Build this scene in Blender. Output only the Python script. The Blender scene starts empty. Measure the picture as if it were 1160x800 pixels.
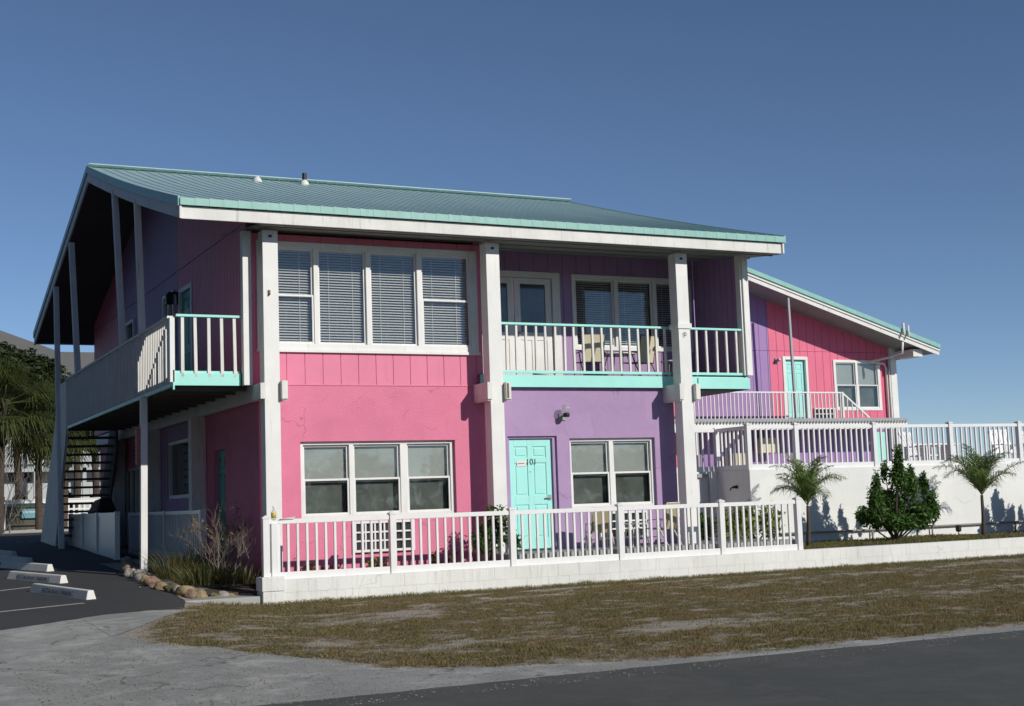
import bpy, math, random
import numpy as np
from mathutils import Vector, Matrix, noise
random.seed(7)
S = bpy.context.scene
COL = S.collection

# ------------------------------------------------------------------ materials
def new_mat(name):
    m = bpy.data.materials.new(name); m.use_nodes = True
    nt = m.node_tree; b = nt.nodes['Principled BSDF']
    return m, nt, b
def N(nt, t, **k):
    n = nt.nodes.new(t)
    for a, v in k.items():
        if a in n.inputs: n.inputs[a].default_value = v
        else: setattr(n, a, v)
    return n
def ramp(nt, stops, src):
    r = nt.nodes.new('ShaderNodeValToRGB'); e = r.color_ramp.elements
    while len(e) < len(stops): e.new(0.5)
    for i, (p, c) in enumerate(stops):
        e[i].position = p; e[i].color = (c, c, c, 1) if isinstance(c, (int, float)) else (*c, 1)
    nt.links.new(src, r.inputs[0]); return r.outputs[0]
def noise_tex(nt, scale, detail=6, rough=.6, stretch=None, dist=0):
    tc = nt.nodes.new('ShaderNodeTexCoord'); v = tc.outputs['Object']
    if stretch:
        mp = nt.nodes.new('ShaderNodeMapping'); mp.inputs['Scale'].default_value = stretch
        nt.links.new(v, mp.inputs[0]); v = mp.outputs[0]
    n = nt.nodes.new('ShaderNodeTexNoise'); n.inputs['Scale'].default_value = scale
    n.inputs['Detail'].default_value = detail; n.inputs['Roughness'].default_value = rough
    n.inputs['Distortion'].default_value = dist
    nt.links.new(v, n.inputs['Vector']); return n.outputs['Fac']
def mix(nt, fac, a, b, mode='MIX'):
    m = nt.nodes.new('ShaderNodeMix'); m.data_type = 'RGBA'; m.blend_type = mode
    for i, v in ((0, fac), (6, a), (7, b)):
        if isinstance(v, (int, float)): m.inputs[i].default_value = v
        elif isinstance(v, tuple): m.inputs[i].default_value = (*v, 1)
        else: nt.links.new(v, m.inputs[i])
    return m.outputs[2]
def bump(nt, b, h, strength=.3, dist=.01):
    n = nt.nodes.new('ShaderNodeBump'); n.inputs['Strength'].default_value = strength
    n.inputs['Distance'].default_value = dist
    nt.links.new(h, n.inputs['Height']); nt.links.new(n.outputs[0], b.inputs['Normal'])
def dk(c, f): return tuple(x*f for x in c)
def painted(name, c, rough=.55, var=.12, stain=.25, stain_col=(.16, .12, .08), scale=1.5, bs=.15, bscale=60, bd=.003, streak=True, lo=.62, crack=0.0):
    """paint with faint fading, vertical rain streaks and spots of grime"""
    m, nt, b = new_mat(name)
    f1 = ramp(nt, [(.3, 0.0), (.7, 1.0)], noise_tex(nt, scale, 5))
    col = mix(nt, f1, dk(c, 1-var), tuple(min(1, x*(1+var*.35)) for x in c))
    st = noise_tex(nt, 3.2, 8, .7, (5, 5, .45) if streak else None)
    f2 = ramp(nt, [(lo, 0.0), (lo+.2, stain)], st)
    col = mix(nt, f2, col, stain_col)
    if crack:
        # repainted patches, sun-bleached areas, chalky specks and hairline cracks
        col = mix(nt, ramp(nt, [(.5, 0.0), (.54, .22)], noise_tex(nt, .9, 3, .5, None, .6)), col, tuple(min(1, x*1.12+.02) for x in c))
        col = mix(nt, ramp(nt, [(.55, 0.0), (.8, .5)], noise_tex(nt, 7, 8, .8, (2.2, 2.2, .3))), col, dk(c, .72))
        col = mix(nt, ramp(nt, [(.66, 0.0), (.74, .35)], noise_tex(nt, 30, 5, .7)), col, tuple(x*.5+.3 for x in c))
        tc = nt.nodes.new('ShaderNodeTexCoord'); nz_ = nt.nodes.new('ShaderNodeTexNoise'); nz_.inputs['Scale'].default_value = 2; nz_.inputs['Detail'].default_value = 8
        nt.links.new(tc.outputs['Object'], nz_.inputs['Vector'])
        av = nt.nodes.new('ShaderNodeVectorMath'); av.operation = 'ADD'; nt.links.new(nz_.outputs['Color'], av.inputs[0]); nt.links.new(tc.outputs['Object'], av.inputs[1])
        v = nt.nodes.new('ShaderNodeTexVoronoi'); v.feature = 'DISTANCE_TO_EDGE'; v.inputs['Scale'].default_value = .7
        nt.links.new(av.outputs[0], v.inputs['Vector'])
        f = ramp(nt, [(0.0, 1.0), (.011, 0.0)], v.outputs['Distance']); g = ramp(nt, [(.5, 0.0), (.6, crack)], noise_tex(nt, 1.1, 3))
        mu = N(nt, 'ShaderNodeMath', operation='MULTIPLY'); nt.links.new(f, mu.inputs[0]); nt.links.new(g, mu.inputs[1])
        col = mix(nt, mu.outputs[0], col, dk(c, .45))
    nt.links.new(col, b.inputs['Base Color'])
    b.inputs['Roughness'].default_value = rough
    bump(nt, b, noise_tex(nt, bscale, 4, .6), bs, bd)
    return m
M = {}
M['white'] = painted('white_paint', (.78, .78, .75), .5, .1, .45, (.36, .33, .27), 1.5, .2, 50, .004, lo=.56)
M['white_old'] = painted('weathered_white_paint', (.74, .73, .69), .6, .12, .65, (.25, .2, .14), 2.5, lo=.56)
M['block'] = painted('painted_block', (.74, .74, .7), .7, .12, .55, (.33, .3, .25), 1.2, .6, 35, .01, lo=.54, crack=.4)
M['retain'] = painted('painted_render_wall', (.78, .79, .76),   .7, .08, .35, (.42, .42, .38), .9, .5, 22, .006, lo=.58, crack=.35)
M['vinyl'] = painted('white_vinyl', (.8, .8, .79), .35, .05, .3, (.45, .43, .38), 3, .05, lo=.55)
M['pinkst'] = painted('pink_stucco', (.71, .20, .32), .75, .1, .2, (.5, .12, .2), 1.4, .8, 40, .012, False, .55, .6)
M['pinksd'] = painted('pink_siding_paint', (.75, .21, .33), .6, .09, .25, (.4, .08, .16), 1.8, .35, 60, .004, lo=.55)
M['pinkrear'] = painted('bright_pink_siding_paint', (.74, .15, .255), .6, .09, .25, (.4, .06, .13), 1.8, .35, 60, .004, lo=.55)
M['purst'] = painted('lilac_stucco', (.41, .27, .46), .75, .1, .2, (.26, .17, .29), 1.4, .8, 40, .012, False, .55, .6)
M['pursd'] = painted('lilac_siding_paint', (.36, .23, .42), .6, .1, .25, (.2, .1, .25), 1.8, .35, 60, .004, lo=.55)
M['purrear'] = painted('violet_siding_paint', (.34, .20, .44), .6, .1, .25, (.2, .1, .25), 1.8, .35, 60, .004, lo=.55)
M['teal'] = painted('turquoise_paint', (.36, .79, .70), .45, .07, .2, (.14, .3, .27), 2, .1)
M['tealdoor'] = painted('turquoise_door_paint', (.38, .80, .73), .4, .04, .1, (.15, .4, .36), 2, .06)
M['greendoor'] = painted('dull_green_door_paint', (.10, .38, .32), .5, .06, .1)
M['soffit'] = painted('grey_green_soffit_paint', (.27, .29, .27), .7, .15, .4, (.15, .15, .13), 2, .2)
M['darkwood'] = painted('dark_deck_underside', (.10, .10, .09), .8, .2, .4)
M['rot'] = painted('rotten_bare_wood', (.2, .15, .08), .9, .4, .6, (.05, .04, .02), 12, .9, 40, .01)
M['concrete'] = painted('grey_concrete', (.36, .36, .34), .8, .15, .4, (.15, .15, .14), 1, .5, 30, .006, False)
M['decking'] = painted('worn_decking', (.3, .29, .27), .8, .2, .3)
M['room'] = painted('room_interior', (.1, .1, .1), .9)
M['blind'] = painted('white_blind', (.82, .82, .81), .5, .03, .02)
M['shade'] = painted('grey_window_shade', (.46, .49, .47), .7, .1, .05, streak=False)
M['curtain'] = painted('dark_screen', (.13, .15, .14), .6, .5, .2, (.2, .21, .2), 3, streak=False)
M['tan'] = painted('tan_sling_fabric', (.42, .34, .2), .8, .1, .1)
M['cream'] = painted('cream_cushion_fabric', (.68, .6, .42), .8, .08, .1)
M['tube'] = painted('pale_metal_tube', (.66, .6, .52), .4, .05, .1)
M['bronze'] = painted('brown_metal_tube', (.12, .09, .07), .4, .05, .1)
M['black'] = painted('black_plastic', (.015, .015, .015), .5, .1, .05)
M['metal'] = painted('dull_grey_metal', (.35, .36, .36), .4, .1, .2)
M['pipe'] = painted('brown_grey_pipe', (.3, .27, .23), .6, .1, .4)
M['bark'] = painted('palm_bark', (.08, .06, .045), .9, .4, .4, (.05, .04, .03), 12, .9, 30, .01)
M['greybark'] = painted('grey_bark', (.2, .18, .16), .9, .3, .3, (.06, .05, .04), 9, .8, 30, .01)
M['twig'] = painted('dry_twig', (.28, .23, .19), .9, .3, .2)
M['soil'] = painted('garden_soil', (.09, .07, .05), .95, .4, .4, (.03, .02, .02), 8, .9, 20, .02, False)
M['farroof'] = painted('grey_shingle_roof', (.13, .13, .13), .85, .15, .2, scale=.4)
M['farwall'] = painted('far_white_wall', (.46, .48, .48), .7, .08, .2, scale=.4)
M['fardark'] = painted('far_dark_opening', (.03, .035, .04), .4)
M['bin'] = painted('dull_green_brown_steel', (.09, .085, .065), .6, .2, .4, (.03, .03, .02), 2)
M['binlid'] = painted('green_plastic_lid', (.03, .1, .06), .4)
M['sticker'] = painted('pale_blue_sticker', (.12, .33, .4), .5)
M['ink'] = painted('faded_black_lettering', (.11, .11, .14), .8, .2, .5, (.45, .45, .45), 14, streak=False, lo=.5)
M['gold'] = painted('yellow_label', (.6, .45, .06), .4)
M['stucco_tan'] = painted('tan_box', (.5, .44, .3), .7)
M['redish'] = painted('faded_red_sign_paint', (.35, .1, .09), .6)
M['letter'] = painted('black_door_number', (.03, .03, .03), .4)

def metal_roof():
    m, nt, b = new_mat('turquoise_metal_roofing')
    f = ramp(nt, [(.3, 0.0), (.75, 1.0)], noise_tex(nt, 1.1, 7, .7, (1.5, .25, 1)))
    c = mix(nt, f, (.33, .48, .48), (.42, .57, .56))
    f2 = ramp(nt, [(.6, 0.0), (.8, .5)], noise_tex(nt, 6, 8, .75, (2, .4, 1)))
    c = mix(nt, f2, c, (.2, .28, .27))
    nt.links.new(c, b.inputs['Base Color']); b.inputs['Roughness'].default_value = .33
    b.inputs['Metallic'].default_value = 0
    bump(nt, b, noise_tex(nt, 3, 3), .1, .02)
    return m
M['roof'] = metal_roof()
M['tealtrim'] = painted('turquoise_metal_trim', (.25, .5, .44), .45, .12, .5, (.16, .3, .25), 3, .1, lo=.52)
def glass():
    m, nt, b = new_mat('window_glass')
    out = nt.nodes['Material Output']; nt.nodes.remove(b)
    tr = N(nt, 'ShaderNodeBsdfTransparent'); tr.inputs[0].default_value = (.9, .91, .9, 1)
    gl = N(nt, 'ShaderNodeBsdfGlossy'); gl.inputs['Roughness'].default_value = .03
    lw0 = N(nt, 'ShaderNodeLayerWeight'); lw0.inputs['Blend'].default_value = .5
    pw = N(nt, 'ShaderNodeMath', operation='POWER'); nt.links.new(lw0.outputs['Facing'], pw.inputs[0]); pw.inputs[1].default_value = 3.0
    lw = N(nt, 'ShaderNodeMath', operation='MULTIPLY_ADD'); nt.links.new(pw.outputs[0], lw.inputs[0]); lw.inputs[1].default_value = .85; lw.inputs[2].default_value = .07
    no = noise_tex(nt, 1.6, 2); bp = N(nt, 'ShaderNodeBump'); bp.inputs['Strength'].default_value = .12; bp.inputs['Distance'].default_value = .02
    nt.links.new(no, bp.inputs['Height']); nt.links.new(bp.outputs[0], gl.inputs['Normal'])
    mx = N(nt, 'ShaderNodeMixShader')
    nt.links.new(lw.outputs[0], mx.inputs[0]); nt.links.new(tr.outputs[0], mx.inputs[1]); nt.links.new(gl.outputs[0], mx.inputs[2])
    nt.links.new(mx.outputs[0], out.inputs[0]); return m
M['glass'] = glass()
M['dglass'] = None
m, nt, b = new_mat('dark_reflecting_glass')
f = ramp(nt, [(.35, 0.0), (.7, 1.0)], noise_tex(nt, 1.3, 4))
nt.links.new(mix(nt, f, (.02, .03, .03), (.07, .09, .09)), b.inputs['Base Color'])
b.inputs['Roughness'].default_value = .06; b.inputs['IOR'].default_value = 1.7; M['dglass'] = m
m, nt, b = new_mat('clear_glass_globe')
b.inputs['Base Color'].default_value = (.5, .5, .48, 1); b.inputs['Roughness'].default_value = .1; b.inputs['Alpha'].default_value = .35
M['globe'] = m
def foliage(name, a, b2, c3=None, spec=.25, trans=.25):
    m, nt, b = new_mat(name)
    f = ramp(nt, [(.3, 0.0), (.7, 1.0)], noise_tex(nt, 5, 5, .7))
    c = mix(nt, f, a, b2)
    if c3:
        f = ramp(nt, [(.6, 0.0), (.72, .8)], noise_tex(nt, 9, 4)); c = mix(nt, f, c, c3)
    nt.links.new(c, b.inputs['Base Color']); b.inputs['Roughness'].default_value = .5
    b.inputs['Specular IOR Level'].default_value = spec
    out = nt.nodes['Material Output']
    tl = N(nt, 'ShaderNodeBsdfTranslucent'); nt.links.new(c, tl.inputs[0])
    mx = N(nt, 'ShaderNodeMixShader'); mx.inputs[0].default_value = trans
    nt.links.new(b.outputs[0], mx.inputs[1]); nt.links.new(tl.outputs[0], mx.inputs[2])
    nt.links.new(mx.outputs[0], out.inputs[0])
    return m
M['leaf'] = foliage('shrub_leaf', (.04, .10, .02), (.10, .19, .04), (.14, .22, .05))
M['palmleaf'] = foliage('palm_leaflet', (.09, .16, .04), (.19, .26, .07), (.28, .26, .1))
M['oak'] = foliage('oak_leaf', (.02, .035, .012), (.05, .065, .022))
M['sabal'] = foliage('fan_palm_leaf', (.035, .055, .015), (.09, .105, .028), (.15, .13, .04))
M['deadleaf'] = foliage('dead_palm_leaf', (.12, .085, .045), (.2, .14, .07))
M['grass'] = foliage('dry_grass_blade', (.20, .145, .065), (.31, .235, .115), (.15, .145, .055), .1, .3)
M['greengrass'] = foliage('green_grass_blade', (.11, .13, .04), (.18, .185, .06), None, .1, .3)
M['redleaf'] = foliage('reddish_leaf', (.12, .04, .03), (.1, .12, .03))
M['yelleaf'] = foliage('yellow_green_leaf', (.3, .32, .04), (.07, .14, .03), (.5, .48, .1))
M['straw'] = foliage('straw_grass', (.25, .19, .09), (.14, .13, .05))
M['darkgrass'] = foliage('dark_grass', (.04, .07, .02), (.09, .1, .03))
def stone(name, c):
    m, nt, b = new_mat(name)
    f = ramp(nt, [(.35, 0.0), (.65, 1.0)], noise_tex(nt, 9, 8, .75))
    nt.links.new(mix(nt, f, dk(c, .45), c), b.inputs['Base Color']); b.inputs['Roughness'].default_value = .9
    bump(nt, b, noise_tex(nt, 14, 8, .75), 1, .03); return m
STONES = [('tan', (.42, .31, .17)), ('pale grey', (.5, .46, .4)), ('pinkish', (.4, .26, .2)), ('mossy brown', (.24, .2, .09)), ('buff', (.5, .38, .2))]
SM = {k: stone('stone_'+k.replace(' ', '_'), c) for k, c in STONES}

def ground_mat():
    """bare sandy dirt, thatch-brown where the 'cover' attribute (grass cover, measured in the lawn) is high"""
    m, nt, b = new_mat('sandy_dirt_and_thatch')
    at = N(nt, 'ShaderNodeAttribute'); at.attribute_name = 'cover'
    n1 = noise_tex(nt, 2.2, 10, .7); n2 = noise_tex(nt, 28, 8, .75)
    sand = mix(nt, ramp(nt, [(.3, 0.0), (.7, 1.0)], n2), (.27, .235, .19), (.5, .45, .38))
    sand = mix(nt, ramp(nt, [(.45, 0.0), (.7, .6)], n1), sand, (.24, .21, .17))
    th = mix(nt, ramp(nt, [(.3, 0.0), (.7, 1.0)], n2), (.075, .06, .03), (.2, .16, .085))
    th = mix(nt, ramp(nt, [(.4, 0.0), (.65, .7)], noise_tex(nt, 5, 8, .75)), th, (.09, .075, .035))
    ad = N(nt, 'ShaderNodeMath', operation='ADD'); nt.links.new(at.outputs['Fac'], ad.inputs[0])
    sb = N(nt, 'ShaderNodeMath', operation='MULTIPLY_ADD'); nt.links.new(n2, sb.inputs[0]); sb.inputs[1].default_value = .5; sb.inputs[2].default_value = -.25
    nt.links.new(sb.outputs[0], ad.inputs[1])
    f = ramp(nt, [(.12, 0.0), (.36, 1.0)], ad.outputs[0])
    at2 = N(nt, 'ShaderNodeAttribute'); at2.attribute_name = 'bounce_dim'
    scr = mix(nt, ramp(nt, [(.35, 0.0), (.65, 1.0)], n1), (.035, .045, .02), (.08, .085, .045))  # dark tone for outlying ground, added to lower bounce light and window reflections
    nt.links.new(mix(nt, at2.outputs['Fac'], mix(nt, f, sand, th), scr), b.inputs['Base Color']); b.inputs['Roughness'].default_value = .95
    bump(nt, b, n2, .8, .03); return m
M['ground'] = ground_mat()
def asphalt(name, a, bcol, speck, crack=0.0, cc=(.05, .05, .05), patch=None, grain=160):
    m, nt, b = new_mat(name)
    n1 = noise_tex(nt, .7, 6, .6, (1, .5, 1)); n2 = noise_tex(nt, grain, 3, .8); n3 = noise_tex(nt, 4, 8, .75)
    c = mix(nt, ramp(nt, [(.3, 0.0), (.7, 1.0)], n1), a, bcol)
    c = mix(nt, ramp(nt, [(.45, 0.0), (.75, .7)], n2), c, speck)
    c = mix(nt, ramp(nt, [(.45, 0.0), (.75, .35)], n3), c, dk(a, .6))
    if patch:
        c = mix(nt, ramp(nt, [(.5, 0.0), (.62, .8)], noise_tex(nt, 1.3, 10, .75)), c, patch)
    if crack:
        tc = nt.nodes.new('ShaderNodeTexCoord'); nz = nt.nodes.new('ShaderNodeTexNoise'); nz.inputs['Scale'].default_value = 1.5; nz.inputs['Detail'].default_value = 6
        nt.links.new(tc.outputs['Object'], nz.inputs['Vector'])
        av = nt.nodes.new('ShaderNodeVectorMath'); av.operation = 'ADD'
        sc = nt.nodes.new('ShaderNodeVectorMath'); sc.operation = 'SCALE'; sc.inputs['Scale'].default_value = 1.2
        nt.links.new(nz.outputs['Color'], sc.inputs[0]); nt.links.new(tc.outputs['Object'], av.inputs[0]); nt.links.new(sc.outputs[0], av.inputs[1])
        v = nt.nodes.new('ShaderNodeTexVoronoi'); v.feature = 'DISTANCE_TO_EDGE'; v.inputs['Scale'].default_value = .55
        nt.links.new(av.outputs[0], v.inputs['Vector'])
        f = ramp(nt, [(0.0, .7), (.014, 0.0)], v.outputs['Distance'])
        g = ramp(nt, [(.44, 0.0), (.54, crack)], noise_tex(nt, .8, 3))
        mu = N(nt, 'ShaderNodeMath', operation='MULTIPLY'); nt.links.new(f, mu.inputs[0]); nt.links.new(g, mu.inputs[1])
        c = mix(nt, mu.outputs[0], c, cc)
    nt.links.new(c, b.inputs['Base Color']); b.inputs['Roughness'].default_value = .85
    bump(nt, b, n2, .6, .006); return m
M['road'] = asphalt('road_asphalt', (.048, .053, .048), (.072, .076, .068), (.17, .17, .16), .6, (.03, .03, .03), (.1, .1, .094), 110)
M['apron'] = asphalt('old_bleached_asphalt', (.19, .195, .18), (.31, .31, .29), (.6, .59, .55), 1.0, (.035, .035, .03), (.48, .47, .44), 55)
M['lot'] = asphalt('dark_sealed_asphalt', (.035, .036, .036), (.05, .05, .05), (.09, .09, .09), 0)
m, nt, b = new_mat('worn_white_line_paint')
f = ramp(nt, [(.42, 0.0), (.6, 1.0)], noise_tex(nt, 25, 8, .8))
nt.links.new(mix(nt, f, (.5, .49, .46), (.3, .3, .28)), b.inputs['Base Color']); b.inputs['Roughness'].default_value = .9
M['line'] = m

# ------------------------------------------------------------------ object helpers
LOC = {}
def tag(o, label, cat, group=None, kind=None):
    if label: o['label'] = label
    if cat: o['category'] = cat
    if group: o['group'] = group
    if kind: o['kind'] = kind
    return o
def thing(name, loc, label, cat, group=None):
    o = bpy.data.objects.new(name, None); COL.objects.link(o); o.location = loc; o.empty_display_size = .2
    LOC[o.name] = Vector(loc); tag(o, label, cat, group); return o
def front(Y0): return (lambda u, n, z: (u, Y0-n, z)), True
def left(X0): return (lambda u, n, z: (X0-n, u, z)), False
def at(loc, rz=0):
    c, s = math.cos(rz), math.sin(rz); x0, y0, z0 = loc
    return (lambda x, y, z: (x0+c*x-s*y, y0+s*x+c*y, z0+z)), False
class MB:
    def __init__(s, tf=None):
        s.v = []; s.f = []; s.tf, s.flip = tf if tf else (None, False)
    def add(s, vs, fs):
        k = len(s.v)
        if s.tf: vs = [s.tf(*p) for p in vs]
        s.v += [tuple(p) for p in vs]
        s.f += [tuple(k+i for i in (f[::-1] if s.flip else f)) for f in fs]
    def box(s, x0, x1, y0, y1, z0, z1):
        if x0 > x1: x0, x1 = x1, x0
        if y0 > y1: y0, y1 = y1, y0
        if z0 > z1: z0, z1 = z1, z0
        s.add([(x0,y0,z0),(x1,y0,z0),(x1,y1,z0),(x0,y1,z0),(x0,y0,z1),(x1,y0,z1),(x1,y1,z1),(x0,y1,z1)],
              [(0,3,2,1),(4,5,6,7),(0,1,5,4),(1,2,6,5),(2,3,7,6),(3,0,4,7)])
    def bar(s, p0, p1, w, h, up=(0,0,1)):
        p0, p1 = Vector(p0), Vector(p1); d = (p1-p0).normalized(); up = Vector(up)
        if abs(d.dot(up)) > .98: up = Vector((0,1,0))
        a = d.cross(up).normalized()*w/2; b = a.cross(d).normalized()*h/2
        v = [p+i*a+j*b for p in (p0, p1) for i, j in ((-1,-1),(1,-1),(1,1),(-1,1))]
        s.add(v, [(3,2,1,0),(4,5,6,7),(0,1,5,4),(1,2,6,5),(2,3,7,6),(3,0,4,7)])
    def tube(s, pts, r, n=8, r1=None):
        pts = [Vector(p) for p in pts]; k = len(pts); vs = []; fs = []
        for i, p in enumerate(pts):
            d = (pts[min(i+1, k-1)]-pts[max(i-1, 0)]).normalized()
            a = d.cross(Vector((0,0,1)) if abs(d.z) < .95 else Vector((0,1,0))).normalized(); b = a.cross(d)
            rr = r if r1 is None else r+(r1-r)*i/(k-1)
            vs += [p+a*rr*math.cos(2*math.pi*j/n)+b*rr*math.sin(2*math.pi*j/n) for j in range(n)]
        for i in range(k-1):
            fs += [(i*n+j, i*n+(j+1) % n, (i+1)*n+(j+1) % n, (i+1)*n+j) for j in range(n)]
        fs += [tuple(range(n))[::-1], tuple((k-1)*n+j for j in range(n))]
        s.add(vs, fs)
    def poly(s, ring0, ring1):
        """solid between two rings of the same length"""
        n = len(ring0)
        s.add(list(ring0)+list(ring1), [tuple(range(n))[::-1], tuple(range(n, 2*n))]+[(i, (i+1) % n, n+(i+1) % n, n+i) for i in range(n)])
    def lathe(s, c, prof, n=14):
        vs = []; fs = []; k = len(prof)
        for r, z in prof: vs += [(c[0]+r*math.cos(2*math.pi*j/n), c[1]+r*math.sin(2*math.pi*j/n), c[2]+z) for j in range(n)]
        for i in range(k-1): fs += [(i*n+j, i*n+(j+1) % n, (i+1)*n+(j+1) % n, (i+1)*n+j) for j in range(n)]
        fs += [tuple(range(n))[::-1], tuple((k-1)*n+j for j in range(n))]
        s.add(vs, fs)
    def build(s, name, mat, parent=None, bevel=0, smooth=False, label=None):
        off = LOC.get(parent.name, Vector((0,0,0))) if parent else Vector((0,0,0))
        if parent is None and s.v:
            xs = [p[0] for p in s.v]; ys = [p[1] for p in s.v]; zs = [p[2] for p in s.v]
            off = Vector(((min(xs)+max(xs))/2, (min(ys)+max(ys))/2, min(zs)))
        me = bpy.data.meshes.new(name)
        me.from_pydata([(a-off.x, b-off.y, c-off.z) for a, b, c in s.v], [], s.f); me.update()
        me.materials.append(M[mat] if isinstance(mat, str) else mat)
        if smooth: me.shade_smooth()
        o = bpy.data.objects.new(name, me); COL.objects.link(o)
        if parent: o.parent = parent; LOC[o.name] = off
        else: o.location = off; LOC[o.name] = off
        if bevel:
            md = o.modifiers.new('bevel', 'BEVEL'); md.width = bevel; md.segments = 2; md.limit_method = 'ANGLE'
        if label: o['label'] = label
        return o
def holes_rects(u0, u1, z0, z1, holes):
    """cover a rectangle minus holes with rectangles"""
    us = sorted({u0, u1, *[min(max(h[0], u0), u1) for h in holes], *[min(max(h[1], u0), u1) for h in holes]})
    out = []
    for a, b in zip(us, us[1:]):
        if b-a < 1e-6: continue
        m = (a+b)/2; segs = [(z0, z1)]
        for h in holes:
            if h[0] <= m <= h[1]:
                ns = []
                for p, q in segs:
                    if h[3] <= p or h[2] >= q: ns.append((p, q)); continue
                    if h[2] > p: ns.append((p, h[2]))
                    if h[3] < q: ns.append((h[3], q))
                segs = ns
        out += [(a, b, p, q) for p, q in segs]
    return out
def flat_wall(fr, u0, u1, z0, z1, holes, n0=-.15, n1=0):
    mb = MB(fr)
    for a, b, p, q in holes_rects(u0, u1, z0, z1, holes): mb.box(a, b, n0, n1, p, q)
    return mb
def siding(fr, u0, u1, z0, z1, holes, pitch, topf=None, n1=0, gap=.014, seam=None):
    """vertical boards with grooves, backed by a sheet"""
    mb = MB(fr); u = u0
    while u < u1-1e-4:
        e = min(u+pitch, u1)
        zt = z1
        for a, b, p, q in holes_rects(u+gap/2, e-gap/2, z0, z1, holes):
            ta = topf(a) if topf else q; tb = topf(b) if topf else q
            if q < z1 - 1e-6 or not topf: ta = tb = q
            mb.poly([(a, n1-.02, p), (b, n1-.02, p), (b, n1-.02, tb), (a, n1-.02, ta)][::-1],
                    [(a, n1, p), (b, n1, p), (b, n1, tb), (a, n1, ta)][::-1])
        u = e
    for a, b, p, q in holes_rects(u0, u1, z0, z1, holes):
        ta = topf(a) if topf and q >= z1-1e-6 else q; tb = topf(b) if topf and q >= z1-1e-6 else q
        mb.poly([(a, n1-.12, p), (b, n1-.12, p), (b, n1-.12, tb), (a, n1-.12, ta)][::-1],
                [(a, n1-.012, p), (b, n1-.012, p), (b, n1-.012, tb), (a, n1-.012, ta)][::-1])
    return mb

def window(par, fr, u0, u1, z0, z1, splits, hung, nf=.02, cover='blind', casing=.06, lower='curtain', sill=.0, label=None, mat='white', mid=.5):
    """splits: list of (ua, ub) glass bays; hung: list of bool (double hung)"""
    mb = MB(fr)
    mb.box(u0, splits[0][0], nf-.1, nf, z0, z1); mb.box(splits[-1][1], u1, nf-.1, nf, z0, z1)
    mb.box(splits[0][0], splits[-1][1], nf-.1, nf, z1-casing, z1); mb.box(splits[0][0], splits[-1][1], nf-.1, nf, z0, z0+casing)
    for a, b in zip(splits, splits[1:]): mb.box(a[1], b[0], nf-.1, nf-.003, z0+casing, z1-casing)
    if sill: mb.box(u0-.02, u1+.02, nf-.1, nf+sill, z0-.05, z0)
    w = mb.build('window', mat, par, .004, label=label)
    zb, zt = z0+casing, z1-casing; zm = zb+(zt-zb)*mid
    sash = MB(fr); gl = MB(fr); cv = MB(fr); lc = MB(fr)
    for (a, b), h in zip(splits, hung):
        t = .035
        def frame(a, b, p, q, n):
            sash.box(a, a+t, n-.03, n, p, q); sash.box(b-t, b, n-.03, n, p, q)
            sash.box(a+t, b-t, n-.03, n, p, p+t); sash.box(a+t, b-t, n-.03, n, q-t, q)
            gl.box(a+t, b-t, n-.018, n-.012, p+t, q-t)
        if h: frame(a, b, zm-.02, zt, nf-.055); frame(a, b, zb, zm+.02, nf-.022)
        else: frame(a, b, zb, zt, nf-.05)
        if cover == 'blind':
            z = zt-.02; k = 0
            cv.box(a+.02, b-.02, nf-.16, nf-.12, zt-.05, zt)
            while z > zb+.02:
                dz = random.uniform(-.002, .002)
                cv.poly([(a+.03, nf-.155, z-.003+dz), (b-.03, nf-.155, z-.003-dz), (b-.03, nf-.115, z-.028-dz), (a+.03, nf-.115, z-.028+dz)],
                        [(a+.03, nf-.155, z), (b-.03, nf-.155, z), (b-.03, nf-.115, z-.025), (a+.03, nf-.115, z-.025)]); z -= .046
            for k in (.25, .75): cv.box(a+(b-a)*k-.004, a+(b-a)*k+.004, nf-.112, nf-.110, zb, zt)
        elif cover == 'shade':
            cv.box(a+.01, b-.01, nf-.13, nf-.125, zm-.05, zt)
            lc.box(a+.01, b-.01, nf-.16, nf-.155, zb, zm+.02)
    sash.build('sash', mat, w, .003)
    gl.build('pane', 'glass', w)
    if cv.v: cv.build('blind' if cover == 'blind' else 'roller_shade', 'blind' if cover == 'blind' else 'shade', w)
    if lc.v: lc.build('insect_screen', 'curtain', w)
    r = MB(fr); d = .9
    r.add([(u0, nf-.1, z0), (u1, nf-.1, z0), (u1, nf-.1, z1), (u0, nf-.1, z1), (u0, nf-d, z0), (u1, nf-d, z0), (u1, nf-d, z1), (u0, nf-d, z1)],
          [(4, 5, 6, 7), (0, 1, 5, 4), (1, 2, 6, 5), (2, 3, 7, 6), (3, 0, 4, 7)])
    r.build('room_behind', 'room', w)
    return w
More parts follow.
